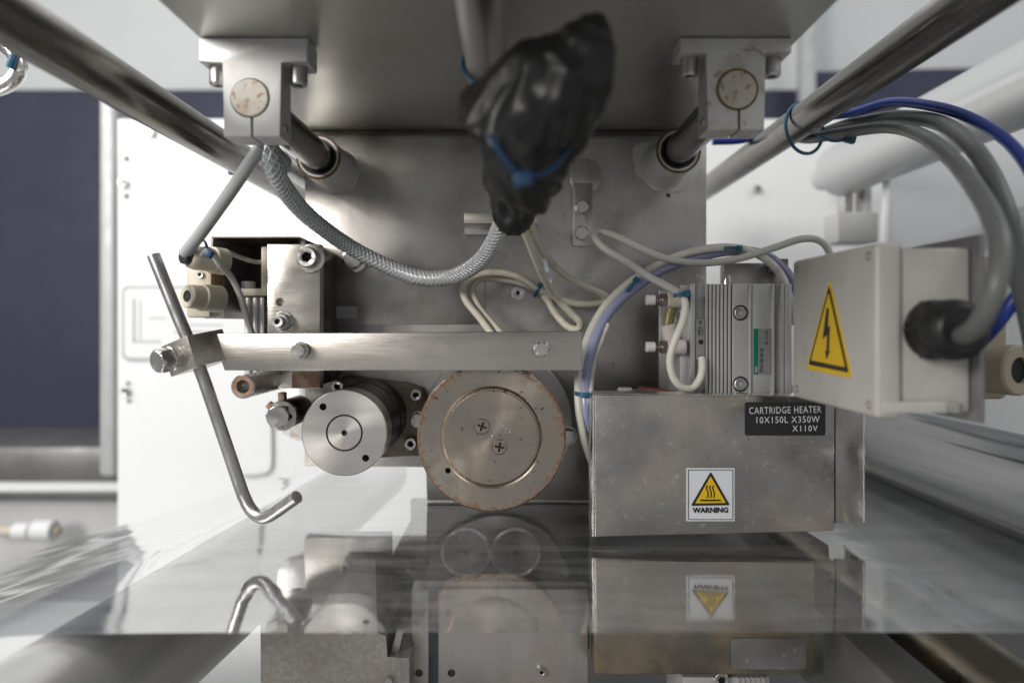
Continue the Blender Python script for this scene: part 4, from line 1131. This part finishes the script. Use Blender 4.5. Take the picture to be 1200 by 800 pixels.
# ================================================================== CABLES, HOSES, TIES
def cable(name, pts, r, m, label, cat='cable', group=None, seg=14):
    o = obj(name, tube(spline([P(*p) for p in pts], 0.003), r, seg), M[m])
    return tag(o, label, cat, group)
cable('grey_cable', [(1120, 391, 0.312), (1129, 393, 0.298), (1148, 379, 0.280), (1166, 338, 0.270), (1172, 290, 0.275), (1164, 258, 0.288), (1148, 228, 0.31), (1116, 187, 0.36), (1080, 159, 0.42), (1040, 149, 0.465), (985, 156, 0.515), (952, 162, 0.548), (915, 164, 0.60), (870, 191, 0.70), (842, 210, 0.79)], 0.0052, 'graycable', 'grey cable arching from the black gland to the tied support rod')
cable('grey_cable', [(1225, 470, 0.35), (1208, 380, 0.33), (1190, 300, 0.32), (1176, 242, 0.325), (1150, 186, 0.355), (1118, 153, 0.40), (1085, 140, 0.44), (1040, 138, 0.485), (990, 148, 0.53), (952, 160, 0.565), (915, 164, 0.615), (870, 191, 0.72), (845, 209, 0.79)], 0.0057, 'graycable', 'grey cable arching over the gland cable and dropping past the junction box side')
cable('blue_cable', [(1130, 420, 0.36), (1175, 370, 0.335), (1215, 300, 0.33), (1215, 220, 0.345), (1185, 170, 0.37), (1140, 140, 0.40), (1095, 125, 0.43), (1045, 120, 0.47), (1000, 132, 0.51), (950, 140, 0.575), (905, 153, 0.62), (870, 164, 0.62), (835, 166, 0.62)], 0.0040, 'bluecable', 'bright blue cable arching over the thick grey cables')
t = thing('cable_tie', 'blue cable tie looped around support rod and the grey cables', 'cable tie', P(945, 150, 0.55))
c = P(945, 158, 0.535)
ring = []
for i in range(40):
    a = 2 * PI * i / 40
    ring.append(Vector((0.271 + 0.004 + 0.0185 * math.cos(a) + 0.004 * math.cos(a), 0.535 * K + 0.012 * math.cos(a), 0.19 - 0.006 + 0.0235 * math.sin(a))))
obj('band', tube(ring, 0.0016, 8, closed=True), M['tie'], t)
obj('head', box(-0.0045, 0.0045, -0.003, 0.003, -0.0035, 0.0035, 0.0006), M['tie'], t, Matrix.Translation(P(996, 163, 0.51)) @ Matrix.Rotation(R(15), 4, 'Y'))
obj('tail', tube(spline([P(958, 158, 0.515), P(975, 165, 0.508), P(996, 163, 0.51)]), 0.0015, 8), M['tie'], t)

# grey hose at the left
cable('grey_hose', [(335, 190, 0.45), (320, 176, 0.425), (309, 172, 0.41), (299, 182, 0.405), (272, 222, 0.42), (240, 267, 0.44), (224, 288, 0.449), (216, 298, 0.452)], 0.0047, 'hosegrey', 'smooth grey hose dropping from the shaft clamp to the cream sensor block', 'hose', seg=18)
# braided hose
bh = thing('braided_hose', 'silvery braided hose sagging from the shaft clamp to the black wrap', 'hose', P(470, 320, 0.53))
bpts = [P(*p) for p in ((330, 196, 0.455), (320, 183, 0.425), (316, 176, 0.41), (319, 192, 0.41), (334, 222, 0.43), (362, 254, 0.47), (405, 286, 0.505), (450, 310, 0.515), (492, 325, 0.51), (530, 324, 0.50), (560, 308, 0.475), (578, 285, 0.45), (590, 258, 0.43))]
bpath = spline(bpts, 0.0025)
RB = 0.0066
obj('core', tube(bpath, RB, 20), M['braidcore'], bh)
fr_ = frames(bpath)
bmb = bmesh.new()
nst = 7
for sgn in (1, -1):
    for s_ in range(nst):
        pts = []
        dist = 0.0
        for i, (p, tt, u, v) in enumerate(fr_):
            if i: dist += (p - fr_[i - 1][0]).length
            a = sgn * dist / 0.030 * 2 * PI + s_ * 2 * PI / nst
            rr = RB + 0.00012 + 0.0003 * (1 if sgn > 0 else 0.4)
            # both side threads of a flat strand
            pts.append((p, u, v, a, rr))
        prev = None
        for (p, u, v, a, rr) in pts:
            w = 0.16 + 0.10 * abs(noise.noise(p * 60))
            q = [p + u * (r2 * math.cos(a2)) + v * (r2 * math.sin(a2)) for a2, r2 in ((a - w, rr - 0.0002), (a - w * 0.4, rr + 0.0003), (a + w * 0.4, rr + 0.0003), (a + w, rr - 0.0002))]
            q = [bmb.verts.new(x) for x in q]
            if prev:
                for k in range(3): bmb.faces.new((prev[k], prev[k + 1], q[k + 1], q[k]))
            prev = q
bo = obj('braid', bmb, M['braid'], bh, angle=60)
tag(bo, kind='stuff')

# black wrap: lumpy vinyl sleeve, gathered at the mouth, over a taped cable end
bw = thing('black_cable_wrap', 'lumpy black vinyl wrap bound with blue ties around the cable joint', 'cable wrap', P(610, 232, 0.36))
secs = [(704, 16, 6, 0.262), (699, 28, 20, 0.264), (690, 48, 33, 0.268), (675, 75, 50, 0.274), (652, 102, 63, 0.280), (629, 130, 69, 0.287), (608, 158, 68, 0.296), (600, 169, 62, 0.299)]
secs2 = [(628, 130, 40, 0.296), (618, 158, 50, 0.302), (615, 182, 49, 0.310), (617, 204, 46, 0.318), (618, 220, 38, 0.326), (615, 232, 14, 0.333)]
def wrap_mesh(secs, seg=64, fold=1.0, seed=0.0, flare=0.0):
    cen = spline([P(x, y, d) for x, y, r, d in secs], 0.0014)
    rad0 = [S(r, d) for x, y, r, d in secs]
    cps = [P(x, y, d) for x, y, r, d in secs]
    # radius along the path by arc-length interpolation
    def arc(ps):
        out = [0.0]
        for a, b in zip(ps, ps[1:]): out.append(out[-1] + (b - a).length)
        return [v / out[-1] for v in out]
    ta = arc(cps)
    tc = arc(cen)
    def radius(t, a, dv):
        i = min(int(t * (len(cen) - 1) + 0.5), len(cen) - 1)
        s = tc[i]
        j = max(k for k in range(len(ta)) if ta[k] <= s + 1e-9)
        j = min(j, len(ta) - 2)
        f = (s - ta[j]) / (ta[j + 1] - ta[j]); f = f * f * (3 - 2 * f)
        r = rad0[j] * (1 - f) + rad0[j + 1] * f
        w1 = noise.noise(Vector((math.cos(a) * 1.3, math.sin(a) * 1.3, s * 2.2 + seed)))
        q = Vector((math.cos(a + s * 1.3) * 1.7, math.sin(a + s * 1.3) * 1.7, s * 3.0 + 7 + seed))
        r1 = 0.30 - abs(noise.noise(q + Vector((0.3 * w1, 0.3 * w1, 0))))
        r2 = 0.30 - abs(noise.noise(q * 2.1 + Vector((3, 1, 5))))
        if flare:
            e = max(0.0, min(1.0, (s - 0.62) / 0.36)); e = e * e * (3 - 2 * e)
            r *= 1 + flare * e * max(0.0, dv.dot(Vector((-0.93, -0.1, 0.35)))) ** 5
        return r * (1 + fold * (0.10 * w1 + 0.26 * r1 + 0.09 * r2 - 0.02))
    return tube(cen, radius, seg)
obj('sleeve', wrap_mesh(secs, 128, 1.0, 0.0, 0.22), M['wrap'], bw, angle=70)
obj('inner_sleeve', wrap_mesh(secs2, 56, 1.2, 5.0), M['wrap'], bw, angle=70)
obj('end_wrap', wrap_mesh([(597, 200, 20, 0.375), (599, 218, 26, 0.38), (601, 235, 27, 0.388), (602, 252, 24, 0.396), (602, 264, 19, 0.402), (602, 268, 5, 0.404)], 40, 1.2, 11.0), M['black'], bw, angle=50)
for name, pts, hx, hy, hd in (('tie_band', [(574, 158, 0.262), (588, 182, 0.262), (606, 201, 0.264), (630, 205, 0.268), (652, 194, 0.275), (668, 170, 0.283)], 613, 210, 0.262), ('tie_band', [(586, 222, 0.372), (597, 232, 0.368), (612, 232, 0.368), (624, 224, 0.374)], 597, 231, 0.363)):
    b_ = obj(name, tube(spline([P(*p) for p in pts], 0.002), 0.0013, 8), M['tieb'], bw)
    obj('tie_head', box(-0.0042, 0.0042, -0.002, 0.002, -0.0032, 0.0032, 0.0006), M['tieb'], b_, at(hx, hy, hd) @ Matrix.Rotation(R(-12), 4, 'Y'))
t = thing('cable_tie', 'blue cable tie around the end of the overhead steel tube', 'cable tie', P(565, 95, 0.36))
ring = [Vector((-0.0155 + 0.0142 * math.cos(2 * PI * i / 32), 0.345 * K + 0.004 * math.sin(2 * PI * i / 32), 0.158 + 0.0142 * math.sin(2 * PI * i / 32))) for i in range(32)]
obj('band', tube(ring, 0.0014, 8, closed=True), M['tie'], t)

# cream leads from the black wrap
cable('cream_lead', [(612, 262, 0.415), (622, 288, 0.44), (634, 318, 0.47), (650, 346, 0.50), (668, 366, 0.51), (680, 378, 0.512), (677, 386, 0.515), (664, 382, 0.52), (650, 366, 0.527), (640, 350, 0.532), (626, 338, 0.536), (604, 330, 0.537), (580, 326, 0.536), (562, 327, 0.533), (554, 338, 0.53), (560, 358, 0.525), (576, 378, 0.515), (590, 394, 0.50)], 0.0033, 'wirecream', 'aged cream lead from the black wrap, tight loop above the bar end')
cable('cream_lead', [(620, 260, 0.415), (630, 284, 0.45), (644, 306, 0.49), (664, 324, 0.515), (690, 338, 0.528), (708, 346, 0.532), (711, 352, 0.533), (698, 356, 0.534), (676, 356, 0.535), (655, 350, 0.535), (632, 340, 0.530), (606, 324, 0.528), (578, 319, 0.526), (555, 324, 0.526), (543, 336, 0.526), (546, 352, 0.522), (562, 372, 0.514), (577, 392, 0.50)], 0.0033, 'wirecream', 'aged cream lead from the black wrap, wide loop reaching towards lilac tube')
def tie(px, py, d, r, ang, label, m='tie'):
    t = thing('cable_tie', label, 'cable tie', P(px, py, d), 'small cable ties')
    mw = at(px, py, d) @ Matrix.Rotation(R(ang), 4, 'Y')
    obj('band', lathe([(r, -0.0016), (r + 0.001, -0.0016), (r + 0.001, 0.0016), (r, 0.0016), (r, -0.0016)], 28), M[m], t, mw @ Matrix.Rotation(R(90), 4, 'Z'))
    obj('head', box(-0.0026, 0.0026, -0.0024, 0.0024, -0.0022, 0.0022, 0.0005), M[m], t, mw @ Matrix.Translation((0, -r * 0.8, r * 0.8)))
    return t
tie(630, 340, 0.533, 0.0062, 25, 'dark blue cable tie holding the cream leads together')
o = obj('torn_tape', pprism([(636, 302), (641, 305), (644, 320), (648, 322), (646, 332), (640, 326), (638, 318)], 0.478, 0.4785), M['sticker'])
tag(o, 'torn scrap of clear tape stuck to the cream lead', 'tape')

# arc of air tubes on the right
arc_w = [(699, 552, 0.478), (690, 530, 0.47), (683, 505, 0.463), (678, 470, 0.465), (680, 430, 0.475), (692, 388, 0.488), (712, 355, 0.50), (738, 331, 0.505), (775, 308, 0.505), (815, 294, 0.505), (856, 290, 0.505), (888, 298, 0.505), (912, 318, 0.505), (924, 345, 0.505), (928, 380, 0.51)]
cable('white_air_tube', arc_w, 0.0036, 'wirewhite', 'off-white air tube arching over the cylinder alongside the lilac tube', 'air tube')
arc_l = [(703, 556, 0.482), (694, 535, 0.474), (688, 505, 0.466), (686, 470, 0.465), (688, 430, 0.475), (700, 390, 0.488), (719, 359, 0.50), (744, 337, 0.505), (778, 315, 0.508), (818, 301, 0.51), (858, 294, 0.512), (894, 298, 0.512), (918, 315, 0.512), (930, 335, 0.512), (934, 370, 0.515)]
cable('lilac_air_tube', arc_l, 0.0045, 'lilac', 'lilac air tube arching from the heater cover over the air cylinder', 'air tube')
cable('white_lead', [(703, 548, 0.475), (697, 526, 0.466), (694, 505, 0.462), (695, 478, 0.46), (692, 455, 0.467), (697, 420, 0.48), (712, 380, 0.492)], 0.0026, 'wirewhite', 'thin off-white lead beside the lilac tube at the cover edge')
tie(739, 335, 0.505, 0.0082, 38, 'dark blue cable tie on the tube arc between cream leads and elbows')
tie(856, 292, 0.506, 0.0074, 92, 'dark blue cable tie at the top of the tube arc')
tie(686, 461, 0.464, 0.0078, 92, 'dark green-blue cable tie on tubes at the heater cover corner')
cable('sensor_lead', [(976, 330, 0.505), (973, 300, 0.505), (962, 283, 0.505), (940, 280, 0.505), (905, 291, 0.503), (865, 303, 0.50), (825, 308, 0.50), (785, 304, 0.50), (750, 291, 0.505), (720, 276, 0.51), (703, 271, 0.512), (697, 277, 0.508), (708, 291, 0.50), (735, 308, 0.49), (762, 325, 0.48), (785, 337, 0.466), (797, 344, 0.455)], 0.0032, 'wiregrey', 'grey sensor lead looping across the back plate to the blue tie')
cable('switch_lead', [(799, 344, 0.452), (803, 356, 0.450), (800, 376, 0.448), (791, 398, 0.446), (785, 420, 0.446), (788, 440, 0.447), (798, 453, 0.449), (811, 455, 0.452), (820, 444, 0.455), (823, 430, 0.457), (822, 419, 0.4595)], 0.0030, 'wirewhite', 'off-white switch lead curling from the blue tie to the cylinder switch')
tie(798, 345, 0.452, 0.0052, 80, 'bright blue-green tie bundling the switch leads at the cream elbow')
cable('thin_grey_lead', [(236, 298, 0.455), (241, 292, 0.452), (248, 296, 0.452), (258, 310, 0.46), (271, 325, 0.475), (281, 345, 0.482), (286, 362, 0.485), (291, 378, 0.487), (296, 392, 0.49)], 0.0026, 'wiregrey', 'thin grey lead from the sensor block down past the small cylinder')
cable('worn_lead', [(246, 296, 0.468), (262, 294, 0.48), (280, 301, 0.50), (300, 307, 0.515), (316, 306, 0.52)], 0.0020, 'wirecream', 'dirty cream lead running inside the dark sheet hood')
t = thing('cable_tie', 'bright blue cable tie on the thin lead at the sensor block', 'cable tie', P(246, 298, 0.45), 'small cable ties')
obj('head', box(-0.003, 0.003, -0.0025, 0.0025, -0.0032, 0.0032, 0.0005), M['tieb'], t, at(245, 297, 0.447) @ Matrix.Rotation(R(30), 4, 'Y'))
obj('tail', tube(spline([P(245, 297, 0.447), P(240, 283, 0.452), P(233, 280, 0.456), P(228, 284, 0.456)]), 0.0010, 8), M['tieb'], t)
o = obj('blue_clip', box(-0.004, 0.004, -0.003, 0.003, -0.004, 0.004, 0.0008), M['tieb'], None, at(273, 200, 0.55))
tag(o, 'small blue clip under the support rod beside the grey hose', 'clip')
